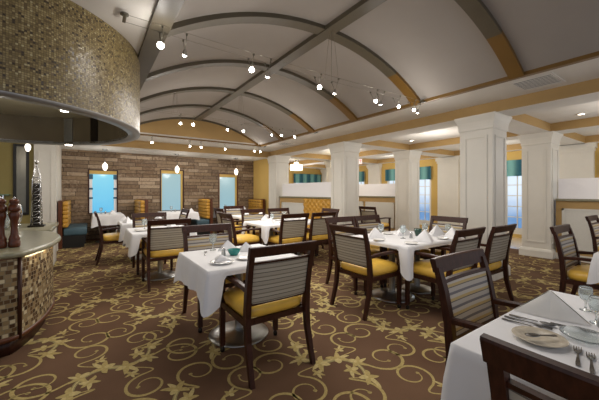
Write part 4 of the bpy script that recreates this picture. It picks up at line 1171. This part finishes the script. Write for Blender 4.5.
booth(1.30, .80, 9.08, 10.44, 'booth bench whose mustard back stands between first and middle windows')
booth(3.22, 2.72, 9.5, 10.44, 'booth bench whose mustard back stands between middle and right windows')
booth(5.08, 4.50, 9.45, 10.44, 'tufted mustard booth bench against the yellow wall', True, 1.1)
for cx_, a, l, sd in ((.40, .34, 'bright blue window', 11), (2.18, .46, 'middle window', 12), (3.95, .40, 'right window', 13)):
    cy_ = 9.78 if sd != 12 else 9.62; b_ = .62
    if sd == 12: b_ = .52
    if sd == 13: b_ = .5
    table(cx_, cy_, a, b_, 'booth table under cloth before the ' + l)
    cloth(cx_, cy_, a, b_, 'white cloth on the booth table before the ' + l, (), seed=sd, drop=.26 if sd != 12 else .2, cdrop=.04)
    g = 'tableware before the ' + l
    napkin(cx_ + .1, cy_ - .3, 30, 'white napkin pyramid on the booth table before the ' + l, g)
    if sd != 11: napkin(cx_ + .3, cy_ - .35, 330, 'white napkin pyramid at right of the booth table before the ' + l, g)
    shaker(cx_ - .05, cy_ + .1, 'metal shaker on the booth table before the ' + l, g); goblet(cx_ - .15, cy_ + .15, 'stemmed glass on the booth table before the ' + l, g)

# tufted banquette against the half wall
def banquette():
    r = empty('tufted_banquette', (5.215, 6.58, 0), 0, 'mustard diamond tufted banquette against the half wall by the column', 'banquette')
    L = .60
    mb = MB(); rows, cols = 22, 44
    def hgt(y, z):
        u = (y / .2); v = (z - .5) / .16
        a = math.cos(PI * (u + v)); b = math.cos(PI * (u - v))
        return .045 * (abs(a * b)) ** .45
    rg = []
    for i in range(rows + 1):
        z = .46 + .70 * i / rows
        rg.append([(-.10 - hgt(-L + 2 * L * k / cols, z) + .045, -L + 2 * L * k / cols, z) for k in range(cols + 1)])
    mb.loft(rg, closed=False, caps=False); mb.box((-.07, -L, .3), (-.035, L, 1.16)); mb.build('tufted_back', M['booth_yellow'], r)
    mb = MB()
    for i in range(-3, 4):
        for j in range(0, 5):
            if (i + j) % 2: continue
            y, z = i * .2 + .0, .58 + j * .16 - .08
            if abs(y) < L: mb.lathe([(0.001, 0), (.016, .002), (.012, .01), (.001, .013)], 8, M=Matrix.Translation((-.058, y, z)) @ Matrix.Rotation(-PI / 2, 4, 'Y'), caps=False)
    mb.build('buttons', M['panelwood'], r)
    mb = MB(); mb.box((-.58, -L, .3), (-.08, L, .47), bev=.03, seg=2); mb.build('seat_cushion', M['booth_yellow'], r)
    mb = MB(); mb.box((-.55, -L + .01, 0), (-.04, L - .01, .3)); mb.build('seat_box', M['wood'], r)
banquette()

for a_, k_ in CLOTHS: make_cloth(*a_, **k_)
# outside the windows: paved terrace and a blue seat
mb = MB(); mb.box((10.6, -2.6, -.1), (14, 13.2, -.02)); S('ground', mb, M['patio'], 'terrace paving outside the right windows', 'terrace')

# ------------------------------------------------------------------ light, world, camera
for (x, y, p) in ((2.33, 1.6, 26), (2.33, 4.3, 60), (2.33, 7.0, 60)):
    lamp('vault_fill', 'AREA', (x, y, 2.62), p, rot=(0, 0, 0), size=1.6)  # invisible area fills added for general room light, no lamps hang here
w = bpy.data.worlds.new('World'); bpy.context.scene.world = w; w.use_nodes = True
bg = w.node_tree.nodes['Background']; bg.inputs[0].default_value = (0.86, 0.9, 1.0, 1); bg.inputs[1].default_value = 0.75

cam = bpy.data.cameras.new('Camera'); co = bpy.data.objects.new('Camera', cam); C.objects.link(co)
co.location = (0, 0, 1.35); co.rotation_euler = (PI / 2, 0, -math.radians(34.75))
cam.sensor_width = 36; cam.lens = 36 * 302 / 599; cam.shift_y = -8.0 / 599; cam.clip_start = 0.02
bpy.context.scene.camera = co
vs = bpy.context.scene.view_settings
vs.view_transform = 'Standard'; vs.look = 'None'; vs.exposure = 0.0; vs.gamma = 1.0
